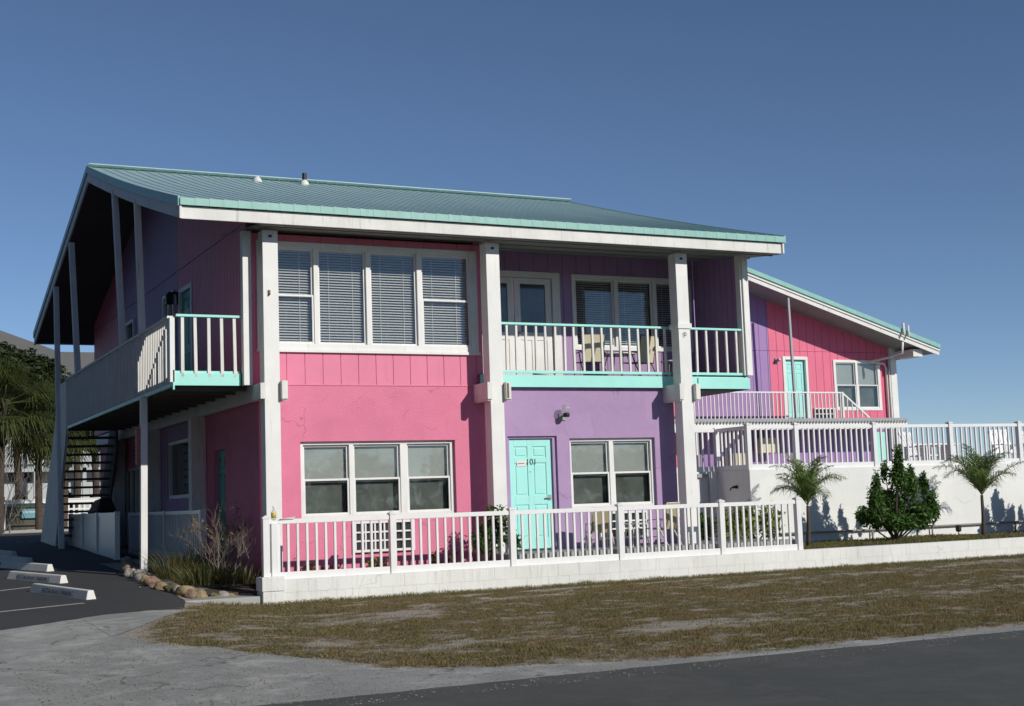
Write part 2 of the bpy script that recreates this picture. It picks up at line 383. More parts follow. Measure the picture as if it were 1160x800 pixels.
def panel_door(par, fr, u0, u1, z0, z1, n, mat, handle_right=True, name='door'):
    """six-panel door leaf"""
    w = u1-u0; h = z1-z0; mb = MB(fr)
    cols = [(u0+.13*w, u0+.44*w), (u0+.56*w, u0+.87*w)]
    rows = [(z0+.1*h, z0+.40*h), (z0+.48*h, z0+.78*h), (z0+.83*h, z0+.93*h)]
    hl = [(a, b, p, q) for a, b in cols for p, q in rows]
    for a, b, p, q in holes_rects(u0, u1, z0, z1, hl): mb.box(a, b, n-.04, n, p, q)
    for a, b, p, q in hl:
        mb.box(a, b, n-.04, n-.016, p, q)
        mb.box(a+.035, b-.035, n-.016, n-.004, p+.035, q-.035)
    d = mb.build(name, mat, par, .004)
    hb = MB(fr); hu = u1-.06 if handle_right else u0+.06; hz = z0+.46*h
    hb.box(hu-.03, hu+.03, n, n+.012, hz-.05, hz+.05); hb.box(hu-.012, hu+.012, n+.012, n+.05, hz-.012, hz+.012)
    hb.box(hu-.1 if handle_right else hu-.012, hu+.012 if handle_right else hu+.1, n+.04, n+.055, hz-.014, hz+.014)
    hb.build('door_handle', 'metal', d, .003)
    return d
def text_mesh(txt, size, name, mat, parent, origin, u, v, thick=.003):
    """lettering as a real thin mesh; u, v = direction of writing and up direction"""
    cu = bpy.data.curves.new(name, 'FONT'); cu.body = txt; cu.size = size; cu.extrude = thick/2; cu.align_x = 'CENTER'
    o = bpy.data.objects.new(name, cu); COL.objects.link(o)
    bpy.context.view_layer.update()
    me = bpy.data.meshes.new_from_object(o.evaluated_get(bpy.context.evaluated_depsgraph_get()))
    COL.objects.unlink(o); bpy.data.objects.remove(o)
    u = Vector(u).normalized(); v = Vector(v).normalized(); w = u.cross(v)
    off = LOC.get(parent.name, Vector((0,0,0)))
    O = Vector(origin)-off
    for vt in me.vertices: vt.co = O+u*vt.co.x+v*vt.co.y+w*vt.co.z
    me.materials.clear(); me.materials.append(M[mat]); me.name = name
    q = bpy.data.objects.new(name, me); COL.objects.link(q); q.parent = parent; LOC[q.name] = off
    return q

# ------------------------------------------------------------------ ground
def sst(a, b, x): t = min(1, max(0, (x-a)/(b-a))); return t*t*(3-2*t)
def G(x, y):
    zl = -1.56+.036*(min(max(y, 11), 38)-11); zr = -1.55+.012*(min(max(y, 11), 21)-11)
    s = sst(3.8, 6.0, x)
    if y > 21.2: s *= max(0, 1-(y-21.2)/1.5)
    return zl*(1-s)+zr*s
def nz(x, y, s=1.0, o=0): return noise.fractal(Vector((x*s, y*s, o)), .9, 2.1, 5)
def bare(x, y):
    """0 = bare sand, 1 = full grass"""
    e = 11.42
    if x < 7.3: e = 11.42+(7.3-x)*.38
    if x < 5: e = 12.3+(5-x)*1.35
    if x < 4.2: e = max(13.4+(4.2-x)*1.2, 13.4)
    e += .34*nz(x, y, 1.0, 3)+.2*nz(x, y, 3.5, 4)
    c = sst(e-.15, e+.35, y)
    lim = 3.15+(.35 if y < 16.6 else .12)*nz(x, y, .8, 9)+(abs(y-16.2)*.28 if y < 16.2 else (y-16.2)*.44)
    c *= sst(lim-.25, lim+.2, x)
    p = .5+.9*nz(x*.55, y, .75, 5)
    q = .5+.9*nz(x*.7, y, 2.3, 11)
    c *= min(1, max(0, .2+1.25*p))*min(1, max(.0, .3+1.1*q))*min(1, max(.25, .75+1.5*nz(x*.8, y*1.6, 6, 17)))
    # bare streaks seen in the lawn
    for cx, cy, rx, ry, k in ((4.6, 16.5, .5, .28, 1), (4.6, 14.75, 1.0, .22, .9), (6.2, 17.3, 1.3, .35, .5), (7.2, 15.2, 1.2, .35, .55), (7.6, 17.6, 1.1, .4, .5), (15.5, 19.2, 2.6, .5, .75), (20.5, 19.8, 2.2, .5, .8), (13.2, 16, 2.0, .35, .6), (11, 14.6, 1.5, .25, .5), (10.6, 19, 1.2, .3, .5), (16.5, 15.4, 2, .3, .6)):
        d = ((x-cx)/rx)**2+((y-cy)/ry)**2
        c *= 1-k*math.exp(-d)*(.6+.8*abs(nz(x, y, 3, 2)))
    if y > 20.3: c = c+(1-c)*sst(20.3, 20.8, y)*.8*sst(4.9, 5.3, x)
    return min(1, max(0, c))
def grid(xs, ys, zf, name, mat, kind='structure', cover=False):
    nx, ny = len(xs), len(ys)
    vs = [(x, y, zf(x, y)) for y in ys for x in xs]
    fs = [(j*nx+i, j*nx+i+1, (j+1)*nx+i+1, (j+1)*nx+i) for j in range(ny-1) for i in range(nx-1)]
    me = bpy.data.meshes.new(name); me.from_pydata(vs, [], fs); me.update(); me.materials.append(M[mat]); me.shade_smooth()
    if cover:
        a = me.attributes.new('cover', 'FLOAT', 'POINT')
        a.data.foreach_set('value', np.array([bare(x, y) if 2 < x < 27 and 10.5 < y < 21.6 else 0. for x, y, z in vs], dtype=np.float32))
    if cover:
        a = me.attributes.new('bounce_dim', 'FLOAT', 'POINT')
        a.data.foreach_set('value', np.array([0. if (-12 < x < 45 and 1 < y < 65) else 1. for x, y, z in vs], dtype=np.float32))  # ground beyond the site is darkened to weaken its bounce light
    o = bpy.data.objects.new(name, me); COL.objects.link(o); o['kind'] = kind; return o
fx = [round(1.5+.1*i, 3) for i in range(256)]; fy = [round(10.5+.1*i, 3) for i in range(112)]
grid([-4000, -600, -120, -40, -20, -10, -4, -1]+fx+[30, 34, 40, 60, 120, 600, 4000], [-4000, -400, -60, -15, 0, 5, 9]+fy+[22, 22.4, 22.8, 24, 27, 30, 34, 38, 45, 60, 120, 600, 4000],
     lambda x, y: G(x, y)+(.02*nz(x, y, 1.3)*sst(12, 13, y)*bare(x, y) if 2 < x < 27 and 11.5 < y < 21 else 0), 'ground', 'ground', cover=True)
def strip(name, mat, xs, lo, hi, dz, rows, zf=G):
    vs = []; nx = len(xs)
    for j in range(rows+1):
        for x in xs:
            a, b = lo(x), hi(x); y = a+(b-a)*j/rows; vs.append((x, y, zf(x, y)+dz))
    me = bpy.data.meshes.new(name)
    me.from_pydata(vs, [], [(j*nx+i, j*nx+i+1, (j+1)*nx+i+1, (j+1)*nx+i) for j in range(rows) for i in range(nx-1)])
    me.update(); me.materials.append(M[mat]); me.shade_smooth()
    o = bpy.data.objects.new(name, me); COL.objects.link(o); o['kind'] = 'structure'; return o
rx = [-300, -100, -50, -30, -20, -15]+[-10+.12*i for i in range(340)]+[35, 50, 100, 300]
strip('road', 'road', rx, lambda x: 2.2, lambda x: 11.08+.035*nz(x, 0, 2.5), .012, 12)
def apron_hi(x):
    e = 11.42+.1*nz(x, 1, 1.7)
    if x < 7.3: e += (7.3-x)*.38
    if x < 5: e = 12.35+(5-x)*1.5+.1*nz(x, 1, 3)
    if x < 4.3: e = 13.4+(4.3-x)*2.2+.15*nz(x, 1, 3)
    if x < 2.95: e = 30
    return min(e, 17.75+.72*(x-1.85)+.03*nz(x, 2, 3)) if x < 3.3 else e+.12*nz(x, 1, 5)
strip('gravel_shoulder', 'apron', [-300, -100, -50, -30, -20, -15]+[-10+.06*i for i in range(620)]+[35, 100, 300], lambda x: 11.09+.035*nz(x, 0, 2.5), lambda x: max(apron_hi(x), 11.3), .006, 40)
def lot_lo(x):
    if x < -3: return 13.9+.06*nz(x, 2, 2)
    if x < 3.25: return 17.75+.72*(x-1.85)+.16*nz(x, 2, 2.2)
    if x < 4.3: return 18.76+.26*(x-3.25)+.16*nz(x, 2, 2.2)
    return 19.0+(x-4.3)*4+.05*nz(x, 2, 3)
strip('parking_lot', 'lot', [-60, -30, -20, -15]+[-12+.1*i for i in range(169)], lot_lo, lambda x: 60, .005, 60)
strip('parking_lot', 'lot', [4.8+.25*i for i in range(30)], lambda x: 28.5 if x < 6 else 37.9, lambda x: 60, .004, 30)
strip('gravel_shoulder', 'apron', [2.9+.05*i for i in range(33)], lambda x: min(16.35+(x-2.9)*1.75+.12*nz(x, 7, 3), 18.8), lambda x: 18.5+.72*(x-2.9) if x < 3.25 else 18.74+.24*(x-3.25), .009, 14)
for (x0, y0), (x1, y1) in (((2.08, 19.97), (3.25, 20.48)), ((2.42, 23.31), (2.95, 23.7)), ((1.81, 17.38), (3.49, 18.23))):
    k = 5/(x1-x0); xa, ya = x0-(x1-x0)*k, y0-(y1-y0)*k
    n = 30; nx_, ny_ = -(y1-ya), (x1-xa); L = math.hypot(nx_, ny_); nx_, ny_ = nx_/L*.05, ny_/L*.05
    vs = []
    for i in range(n+1):
        x = xa+(x1-xa)*i/n; y = ya+(y1-ya)*i/n
        vs += [(x-nx_, y-ny_, G(x-nx_, y-ny_)+.0095), (x+nx_, y+ny_, G(x+nx_, y+ny_)+.0095)]
    me = bpy.data.meshes.new('painted_line'); me.from_pydata(vs, [], [(2*i, 2*i+2, 2*i+3, 2*i+1) for i in range(n)]); me.update(); me.materials.append(M['line'])
    o = bpy.data.objects.new('painted_line', me); COL.objects.link(o); o['kind'] = 'structure'

# ------------------------------------------------------------------ blades and leaves
def blades(name, mats, pts, h, w, lean=.5, seed=1, parent=None):
    """pts: array of (x,y,z,scale,matindex); each a bent two-segment blade"""
    rs = np.random.RandomState(seed); P = np.array(pts, dtype=float); n = len(P)
    off = np.array(LOC[parent.name]) if parent else np.array([0, 0, 0.])
    th = rs.uniform(0, 2*np.pi, n); ln = rs.uniform(0, lean, n)*h*P[:, 3]; hh = h*P[:, 3]*rs.uniform(.6, 1.25, n); ww = w*rs.uniform(.7, 1.3, n)
    ph = rs.uniform(0, 2*np.pi, n)
    base = P[:, :3]-off; side = np.stack([np.cos(ph), np.sin(ph), 0*ph], 1)*ww[:, None]
    d = np.stack([np.cos(th), np.sin(th), 0*th], 1)
    mid = base+d*(ln*.35)[:, None]; mid[:, 2] += hh*.6
    tip = base+d*ln[:, None]; tip[:, 2] += hh
    V = np.stack([base-side, base+side, mid+side*.7, mid-side*.7, tip], 1).reshape(-1, 3)
    me = bpy.data.meshes.new(name); me.vertices.add(5*n); me.vertices.foreach_set('co', V.ravel())
    k = np.arange(n)*5
    idx = np.stack([k, k+1, k+2, k+3, k+3, k+2, k+4], 1).ravel()
    me.loops.add(7*n); me.loops.foreach_set('vertex_index', idx)
    me.polygons.add(2*n); st = np.stack([np.arange(n)*7, np.arange(n)*7+4], 1).ravel()
    me.polygons.foreach_set('loop_start', st)
    me.polygons.foreach_set('material_index', np.repeat(P[:, 4].astype(np.int32), 2))
    me.update(calc_edges=True); me.validate()
    for m_ in mats: me.materials.append(M[m_])
    o = bpy.data.objects.new(name, me); COL.objects.link(o)
    if parent: o.parent = parent; LOC[o.name] = LOC[parent.name]
    return o
rs = np.random.RandomState(3); pts = []
tries = 0
while len(pts) < 250000 and tries < 560000:
    tries += 1
    y = 11.2+(21.0-11.2)*rs.rand()
    xa, xb = 2.6, min(27, y*1.2+1.6)
    x = xa+(xb-xa)*rs.rand()
    if y > 21.0-.02: continue
    c = bare(x, y)
    if rs.rand() > .12*(c > .05)+c*1.25: continue
    g = .5+.8*nz(x, y, .9, 21)+(.5 if y > 20.4 else 0)
    tuft = 1+.9*max(0, nz(x, y, 3, 8))
    edge = 1.7 if y > 20.75 else 1
    pts.append((x, y, G(x, y), (.55+.6*c)*tuft*edge, 1 if rs.rand() < g*.5 else 0))
tag(blades('grass', ['grass', 'greengrass'], pts, .026, .0036, 1.8, 5), 'dry brown and green grass strip between the road and the low white wall', 'grass', kind='stuff')

# loose gravel and crumbs of asphalt on the shoulder
rs = np.random.RandomState(12); mbg = []; fcs = []
oc = np.array([(1, 0, 0), (-1, 0, 0), (0, 1, 0), (0, -1, 0), (0, 0, 1), (0, 0, -1)], dtype=float)
of = [(0, 2, 4), (2, 1, 4), (1, 3, 4), (3, 0, 4), (2, 0, 5), (1, 2, 5), (3, 1, 5), (0, 3, 5)]
while len(mbg) < 9000:
    x = 1.6+20*rs.rand()**1.6; y = 10.6+8*rs.rand()**1.5
    if y > 16.4+(x-2.9)*1.75 or (x > 6 and y > 12.2): continue
    if rs.rand() > .25+.9*abs(nz(x, y, 1.2, 40)): continue
    sz = .002+.0075*rs.rand()**3; k = len(mbg)*6
    mbg.append(oc*np.array([sz*rs.uniform(.7, 1.6), sz*rs.uniform(.7, 1.6), sz*.7])*rs.uniform(.8, 1.2, (6, 1))+np.array([x, y, G(x, y)+.012+sz*.3])); fcs += [(a+k, b_+k, c+k) for a, b_, c in of]
me = bpy.data.meshes.new('gravel'); me.from_pydata(np.concatenate(mbg).tolist(), [], fcs); me.update()
me.materials.append(painted('loose_gravel', (.3, .285, .25), .9, .4, .5, (.12, .11, .1), 4, streak=False))
o = bpy.data.objects.new('gravel', me); COL.objects.link(o); tag(o, 'loose pale gravel scattered over the road shoulder', 'gravel', kind='stuff')

def quads(name, mat, C, Nrm, size, parent, seed=0, aspect=1.6, smooth=False):
    """leaf shaped quads at C with random orientation"""
    rs = np.random.RandomState(seed); n = len(C)
    off = np.array(LOC[parent.name]) if parent else np.zeros(3)
    a = rs.normal(size=(n, 3)); a /= np.linalg.norm(a, axis=1)[:, None]
    if Nrm is not None: a = a*.75+Nrm; a /= np.linalg.norm(a, axis=1)[:, None]
    b = np.cross(a, rs.normal(size=(n, 3))); b /= np.linalg.norm(b, axis=1)[:, None]
    c = np.cross(a, b)
    s = (size*rs.uniform(.6, 1.3, n))[:, None]
    C = C-off
    V = np.stack([C-b*s*aspect, C+c*s*.6-b*s*.1+a*s*.15, C+b*s*aspect, C-c*s*.6-b*s*.1+a*s*.15], 1).reshape(-1, 3)
    me = bpy.data.meshes.new(name); me.vertices.add(4*n); me.vertices.foreach_set('co', V.ravel())
    me.loops.add(4*n); me.loops.foreach_set('vertex_index', np.arange(4*n))
    me.polygons.add(n); me.polygons.foreach_set('loop_start', np.arange(n)*4)
    me.update(calc_edges=True); me.materials.append(M[mat])
    o = bpy.data.objects.new(name, me); COL.objects.link(o)
    if parent: o.parent = parent; LOC[o.name] = LOC[parent.name]
    return o
def cloud(clumps, n, seed=0, shell=.55):
    """points in ellipsoid clumps (x,y,z,rx,ry,rz), more of them near the skin; returns points + outward normals"""
    rs = np.random.RandomState(seed); vol = np.array([c[3]*c[4]*c[5] for c in clumps])**.67; vol /= vol.sum()
    k = rs.choice(len(clumps), n, p=vol); C = np.array(clumps)[k]
    d = rs.normal(size=(n, 3)); d /= np.linalg.norm(d, axis=1)[:, None]
    r = (shell+(1-shell)*rs.rand(n))[:, None]**.8
    nzv = 1+.25*np.sin(d[:, 0]*7+k)*np.cos(d[:, 2]*6+k*2)
    return C[:, :3]+d*r*C[:, 3:]*nzv[:, None], d
def limbs(mb, p, d, L, r, depth, rs, spread=.6, n=5, curve=.25, upb=.25):
    pts = [Vector(p)]; d = Vector(d).normalized()
    for i in range(3):
        d = (d+Vector((rs.uniform(-1, 1), rs.uniform(-1, 1), rs.uniform(-.3, 1)*upb*2))*curve).normalized()
        pts.append(pts[-1]+d*L/3)
    mb.tube(pts, r, n, r*.6)
    if depth > 0:
        for k in range(rs.choice((2, 3))):
            e = (d+Vector((rs.uniform(-1, 1), rs.uniform(-1, 1), rs.uniform(-.5, 1)))*spread).normalized()
            limbs(mb, pts[rs.choice((2, 3))], e, L*rs.uniform(.55, .8), r*.6, depth-1, rs, spread, n, curve, upb)

def palm_feather(name, base, trunk_h, nfr, L, label, cat, seed, group=None, lean=(0, 0), az0=0):
    rs = random.Random(seed); t = thing(name, base, label, cat, group); b = Vector(base)
    tr = MB(); top = b+Vector((lean[0], lean[1], trunk_h))
    tr.tube([b+Vector((0, 0, -.05)), b+Vector((0, 0, .12)), b.lerp(top, .5)+Vector((.01, 0, 0)), top], .055, 10, .03); tr.build('trunk', 'bark', t, smooth=True)
    V = []; F = []; st = MB()
    for i in range(nfr):
        az = az0+i*2.4+rs.uniform(-.3, .3); el = math.radians(rs.uniform(66, 88) if i % 3 else rs.uniform(45, 62)); l = L*rs.uniform(.75, 1.15)
        p = top.copy(); pts = [p.copy()]; segs = 10; droop = math.radians(rs.uniform(35, 120))
        for k in range(segs):
            e = el-droop*(k/segs)**1.5
            p = p+Vector((math.cos(az)*math.cos(e), math.sin(az)*math.cos(e), math.sin(e)))*l/segs; pts.append(p.copy())
        st.tube(pts, .008, 4, .002)
        for k in range(2, segs+1):
            for sub in range(4):
                q = pts[k-1].lerp(pts[k], sub/4); d = (pts[k]-pts[k-1]).normalized()
                s = d.cross(Vector((0, 0, 1))).normalized(); up = s.cross(d)
                ll = L*.31*rs.uniform(.75, 1.15)*math.sin(math.pi*min(.97, (k-1+sub/4)/segs*.8+.17))
                for sg in (-1, 1):
                    dv = (s*sg*.75+d*.75+up*rs.uniform(-.1, .5)).normalized()
                    e1 = q+dv*ll*.55; e2 = q+dv*ll+Vector((0, 0, -ll*rs.uniform(.2, .75))); w = up.cross(dv).normalized()*.0066
                    n = len(V); V += [q-w, q+w, e1+w*1.1, e1-w*1.1, e2]; F += [(n, n+1, n+2, n+3), (n+3, n+2, n+4)]
    m = MB(); m.add(V, F); m.v += []; m.build('crown', 'palmleaf', t); st.build('frond_stem', 'palmleaf', t)
    return t
def palm_fan(base, top, nl, R, label, seed, group=None, dead=6, boots=True):
    rs = random.Random(seed); t = thing('palm_tree', base, label, 'palm tree', group); b = Vector(base); tp = Vector(top)
    tr = MB(); tr.tube([b, b.lerp(tp, .5), tp], .16, 10, .13)
    if boots:
        for i in range(50):
            f = rs.uniform(.62, 1); az = rs.uniform(0, 6.28); q = b.lerp(tp, f)
            tr.bar(q+Vector((math.cos(az)*.14, math.sin(az)*.14, -.1)), q+Vector((math.cos(az)*.34, math.sin(az)*.34, .18)), .09, .04)
    tr.build('trunk', 'greybark' if 0 else 'bark', t)
    for part, mat, cnt, e0, e1 in (('crown', 'sabal', int(nl*1.5), -52, 85), ('dead_frond', 'deadleaf', dead, -75, -45)):
        m = MB()
        for i in range(cnt):
            az = i*2.4+rs.uniform(-.3, .3); el = math.radians(rs.uniform(e0, e1))
            d = Vector((math.cos(az)*math.cos(el), math.sin(az)*math.cos(el), math.sin(el)))
            c = tp+d*R*.5+Vector((0, 0, -.1*R*math.cos(el))); m.bar(tp, c, .03, .02)
            s = d.cross(Vector((0, 0, 1))).normalized(); up = s.cross(d)
            for j in range(18):
                a = (j-8.5)/8.5*1.5; dv = d*math.cos(a)+s*math.sin(a)
                l = R*.62*(1-.35*abs(a)/1.5)*rs.uniform(.85, 1.1); e = c+dv*l*.55+up*.02; f = c+dv*l+Vector((0, 0, -l*rs.uniform(.25, .65))); w = up.cross(dv).normalized()*.028
                m.add([c-w*.4, c+w*.4, e+w, e-w, f], [(0, 1, 2, 3), (3, 2, 4)])
        m.build(part, mat, t)
    return t

# ------------------------------------------------------------------ main motel building
ZF, ZD = -.88, 2.28
B = thing('motel_building', (6.2, 22.4, ZF), 'two-storey pink and purple motel block in front with white columns and long turquoise metal roof', 'building')
FW = front(22.4); R24 = front(24.0); LW = left(6.35); UW = left(6.2)
# lower front walls
W1 = (7.05, 9.87, -.17, 1.12); W2 = (12.16, 13.99, -.17, 1.12); D1 = (10.9, 11.9, ZF, 1.17)
flat_wall(FW, 6.35, 10.47, ZF-.3, 2.065, [W1], -.2).build('stucco_wall', 'pinkst', B, label='pink lower front wall')
mb = flat_wall(FW, 10.47, 14.45, ZF-.3, 2.065, [W2, D1], -.2); mb.build('stucco_wall', 'purst', B, label='purple lower front wall')
window(B, FW, *W1, [(7.12, 7.93), (8.01, 8.86), (8.99, 9.80)], [1, 1, 1], nf=-.07, cover='shade', casing=.055, sill=.05, label='white triple window in the pink lower wall')
window(B, FW, *W2, [(12.22, 13.03), (13.12, 13.93)], [1, 1], nf=-.07, cover='shade', casing=.055, sill=.05, label='white double window in the purple lower wall')
mb = MB(FW); mb.box(10.9, 10.95, -.15, -.05, ZF, 1.17); mb.box(11.83, 11.9, -.15, -.05, ZF, 1.17); mb.box(10.95, 11.83, -.15, -.05, 1.13, 1.17)
mb.build('door_frame', 'purst', B)
d = panel_door(B, FW, 10.955, 11.825, ZF+.03, 1.125, -.1, 'tealdoor'); d['label'] = 'turquoise six-panel door numbered 101'
text_mesh('101', .15, 'door_number', 'letter', d, (11.41, 22.4+.095, .66), (1, 0, 0), (0, 0, 1), .006)
mb = MB(FW); mb.box(11.12, 11.31, -.1, -.094, .63, .73); q = mb.build('door_notice', 'white_old', d); mb = MB(FW); mb.box(11.14, 11.27, -.0935, -.092, .675, .69); mb.build('notice_line', 'redish', q)
mb = MB(FW); mb.box(11.375, 11.395, -.1, -.092, .52, .54); mb.build('peephole', 'metal', d)
mb = MB(FW); mb.box(10.9, 11.9, -.15, .02, ZF-.02, ZF+.025); mb.build('door_sill', 'concrete', B)
# wall lamp over the door
lp = MB(FW); lp.box(11.95, 12.09, 0, .03, 1.45, 1.58); lp.bar((12.02, .03, 1.52), (12.02, .14, 1.56), .03, .03)
l = lp.build('wall_lamp', 'metal', B, .004)
g = MB(); g.lathe((12.02, 22.22, 1.56), [(.02, .0), (.07, .03), (.085, .09), (.07, .15), (.03, .17)]); g.build('glass_globe', 'globe', l, smooth=True)
g = MB(); g.lathe((12.02, 22.22, 1.5), [(.05, 0), (.06, .03), (.06, .07), (.02, .08)]); g.build('lamp_holder', 'black', l)
# through-wall air conditioners
def ac(par, fr, u0, u1, z0, z1, mat='vinyl', cols=6, rows=3, depth=.07):
    mb = MB(fr); mb.box(u0, u0+.04, 0, depth, z0, z1); mb.box(u1-.04, u1, 0, depth, z0, z1); mb.box(u0+.04, u1-.04, 0, depth, z1-.04, z1); mb.box(u0+.04, u1-.04, 0, depth, z0, z0+.04)
    w = (u1-u0-.08)/cols; h = (z1-z0-.08)/rows
    for i in range(1, cols): mb.box(u0+.04+w*i-.015, u0+.04+w*i+.015, .01, depth-.01, z0+.04, z1-.04)
    for j in range(1, rows): mb.box(u0+.04, u1-.04, .012, depth-.013, z0+.04+h*j-.014, z0+.04+h*j+.014)
    a = mb.build('air_conditioner', mat, par, .003)
    mb = MB(fr); mb.box(u0+.04, u1-.04, .0, .008, z0+.04, z1-.04)
    z = z0+.05
    while z < z1-.05: mb.box(u0+.045, u1-.045, .008, .02, z, z+.005); z += .016
    mb.build('grille', 'fardark', a)
ac(B, FW, 7.94, 9.04, -.76, -.24); ac(B, FW, 12.7, 13.72, -.74, -.24)
# patio slab
mb = MB(); mb.box(10.25, 14.5, 21.2, 22.395, ZF-.4, ZF); mb.box(14.5, 16.3, 21.2, 25.15, ZF-.4, ZF-.003); mb.build('patio_slab', 'concrete', B)
mb = MB(); mb.box(6.2, 10.25, 21.2, 22.39, -1.4, -1.06); o = mb.build('flower_bed', 'soil'); o['kind'] = 'structure'
# lower left wall
GD = (24.62, 25.45, -.86, 1.12); BW = (27.2, 29.4, .3, 1.48); FWD = (32.3, 34.2, -.7, 1.1)
flat_wall(LW, 22.605, 26.1, ZF-.3, 2.06, [GD], -.2).build('stucco_wall', 'pinkst', B, label='shaded pink wall on the parking side')
flat_wall(LW, 26.1, 30.1, ZF-.3, 2.06, [BW], -.2).build('stucco_wall', 'purst', B, label='shaded purple wall on the parking side')
flat_wall(LW, 30.1, 37.4, ZF-.3, 2.06, [FWD], -.2).build('stucco_wall', 'pinkst', B)
panel_door(B, LW, *GD, -.08, 'greendoor')
def big_glass(par, fr, u0, u1, z0, z1, n, cols, mat='white'):
    mb = MB(fr); t = .07
    mb.box(u0, u0+t, n-.06, n+.03, z0, z1); mb.box(u1-t, u1, n-.06, n+.03, z0, z1); mb.box(u0+t, u1-t, n-.06, n+.03, z1-t, z1); mb.box(u0+t, u1-t, n-.06, n+.03, z0, z0+t)
    for i in range(1, cols): u = u0+(u1-u0)*i/cols; mb.box(u-.03, u+.03, n-.06, n+.027, z0+t, z1-t)
    w = mb.build('window', mat, par, .003); mb = MB(fr); mb.box(u0+t, u1-t, n-.05, n-.04, z0+t, z1-t); mb.build('pane', 'dglass', w)
    return w
big_glass(B, LW, *BW, -.06, 1); big_glass(B, LW, *FWD, -.06, 3)
# upper floor front, left bay
UWIN = (6.34, 10.38, 2.67, 4.5)
siding(FW, 6.2, 10.47, 2.085, 4.62, [UWIN], .318).build('siding', 'pinksd', B, label='pink vertical siding below the upper window')
mb = MB(FW); mb.box(6.3, 10.47, -.1, .012, 2.065, 2.085); mb.build('seam_strip', 'pinksd', B)
window(B, FW, *UWIN, [(6.44, 7.33), (7.41, 8.27), (8.35, 9.22), (9.31, 10.24)], [1, 0, 0, 1], nf=.035, cover='blind', casing=.1, sill=.02, label='long four-pane upper window with white blinds')
# corner board
mb = MB(); mb.box(6.07, 6.215, 22.25, 22.4, 2.05, 4.62); mb.build('corner_board', 'white', B, .004)
# recessed balcony
DU = (11.0, 12.93, ZD, 4.48); WU = (13.2, 16.02, 2.95, 4.47)
siding(R24, 10.47, 16.097, ZD, 4.9, [DU, WU], .318).build('siding', 'pursd', B, label='purple siding at the back of the balcony')
siding((lambda u, n, z: (16.1-n, u, z), False), 22.42, 23.994, ZD, 4.9, [], .2).build('siding', 'pursd', B, label='purple wing wall closing the balcony')
mb = MB(); mb.box(10.35, 10.47, 22.421, 23.98, ZD, 4.85); mb.build('siding', 'pursd', B)
mb = MB(); mb.box(16.02, 16.22, 22.24, 22.4, 2.3, 4.68); mb.box(16.06, 16.1, 22.2, 22.24, 2.3, 4.68); mb.build('corner_board', 'white', B, .004)
window(B, R24, *WU, [(13.28, 14.17), (14.26, 15.08), (15.17, 15.94)], [0, 0, 0], nf=.03, cover='blind', casing=.08, label='three-pane balcony window with blinds')
mb = MB(R24); mb.box(11.0, 11.12, -.08, .03, ZD, 4.48); mb.box(12.76, 12.93, -.08, .03, ZD, 4.48); mb.box(11.12, 12.76, -.08, .03, 4.36, 4.48); mb.build('door_frame', 'white', B, .004)
for a, b in ((11.13, 11.92), (11.94, 12.75)):
    mb = MB(R24)
    hole = (a+.13, b-.13, ZD+1.0, 4.24)
    lo = [(a+.12, (a+b)/2-.05, ZD+.2, ZD+.85), ((a+b)/2+.05, b-.12, ZD+.2, ZD+.85)]
    for p in holes_rects(a, b, ZD+.01, 4.35, [hole]+lo): mb.box(p[0], p[1], -.06, -.02, p[2], p[3])
    for p in lo: mb.box(p[0], p[1], -.06, -.035, p[2], p[3])
    d = mb.build('door', 'white', B, .003); mb = MB(R24); mb.box(hole[0], hole[1], -.05, -.045, hole[2], hole[3]); mb.build('pane', 'dglass', d)
    mb = MB(R24); mb.lathe((a+.07, -.0, ZD+.95), [(.02, -.02), (.03, 0), (.02, .02)], 8); mb.box(a+.05, a+.09, -.02, .03, ZD+.97, ZD+1.01); mb.build('door_handle', 'metal', d)
# balcony deck, fascia
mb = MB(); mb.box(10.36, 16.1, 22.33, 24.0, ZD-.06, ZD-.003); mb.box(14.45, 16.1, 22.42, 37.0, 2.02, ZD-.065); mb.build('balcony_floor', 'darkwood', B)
mb = MB(); mb.box(10.36, 16.12, 22.29, 22.33, 2.05, 2.27); mb.box(14.95, 16.12, 22.26, 22.29, 2.035, 2.25); mb.box(16.12, 16.16, 22.27, 24.0, 2.03, 2.25); mb.build('deck_fascia', 'teal', B, .004)
def railing(par, p0, p1, z0, z1, pitch, bw=.04, bd=.04, hmat='teal', bottom=.09, w=.09, label=None):
    """balusters with a hand rail and (optionally) a bottom rail"""
    p0, p1 = Vector((*p0, 0)), Vector((*p1, 0)); L = (p1-p0).length; n = max(1, round(L/pitch)); mb = MB()
    d = (p1-p0).normalized()
    for i in range(n):
        q = p0+d*L*(i+.5)/n; lean = random.uniform(-.012, .012)
        mb.bar((q.x, q.y, z0+(0 if bottom else -.05)), (q.x+d.x*lean, q.y+d.y*lean, z1-.02), bw, bd, (d.y, -d.x, 0) if abs(d.z) < .5 else (0, 1, 0))
    r = mb.build('railing', 'white_old', par, label=label)
    h = MB(); h.bar((p0.x, p0.y, z1), (p1.x, p1.y, z1), w, .04); h.build('hand_rail', hmat, r, .003)
    if bottom: h = MB(); h.bar((p0.x, p0.y, z0+bottom*.3), (p1.x, p1.y, z0+bottom*.3), .05, .05); h.build('bottom_rail', hmat, r, .003)
    return r
railing(B, (10.6, 22.31), (14.36, 22.31), ZD+.02, 3.2, .195, label='balcony railing between the second and third column')
railing(B, (14.62, 22.31), (16.02, 22.31), ZD+.02, 3.2, .22)
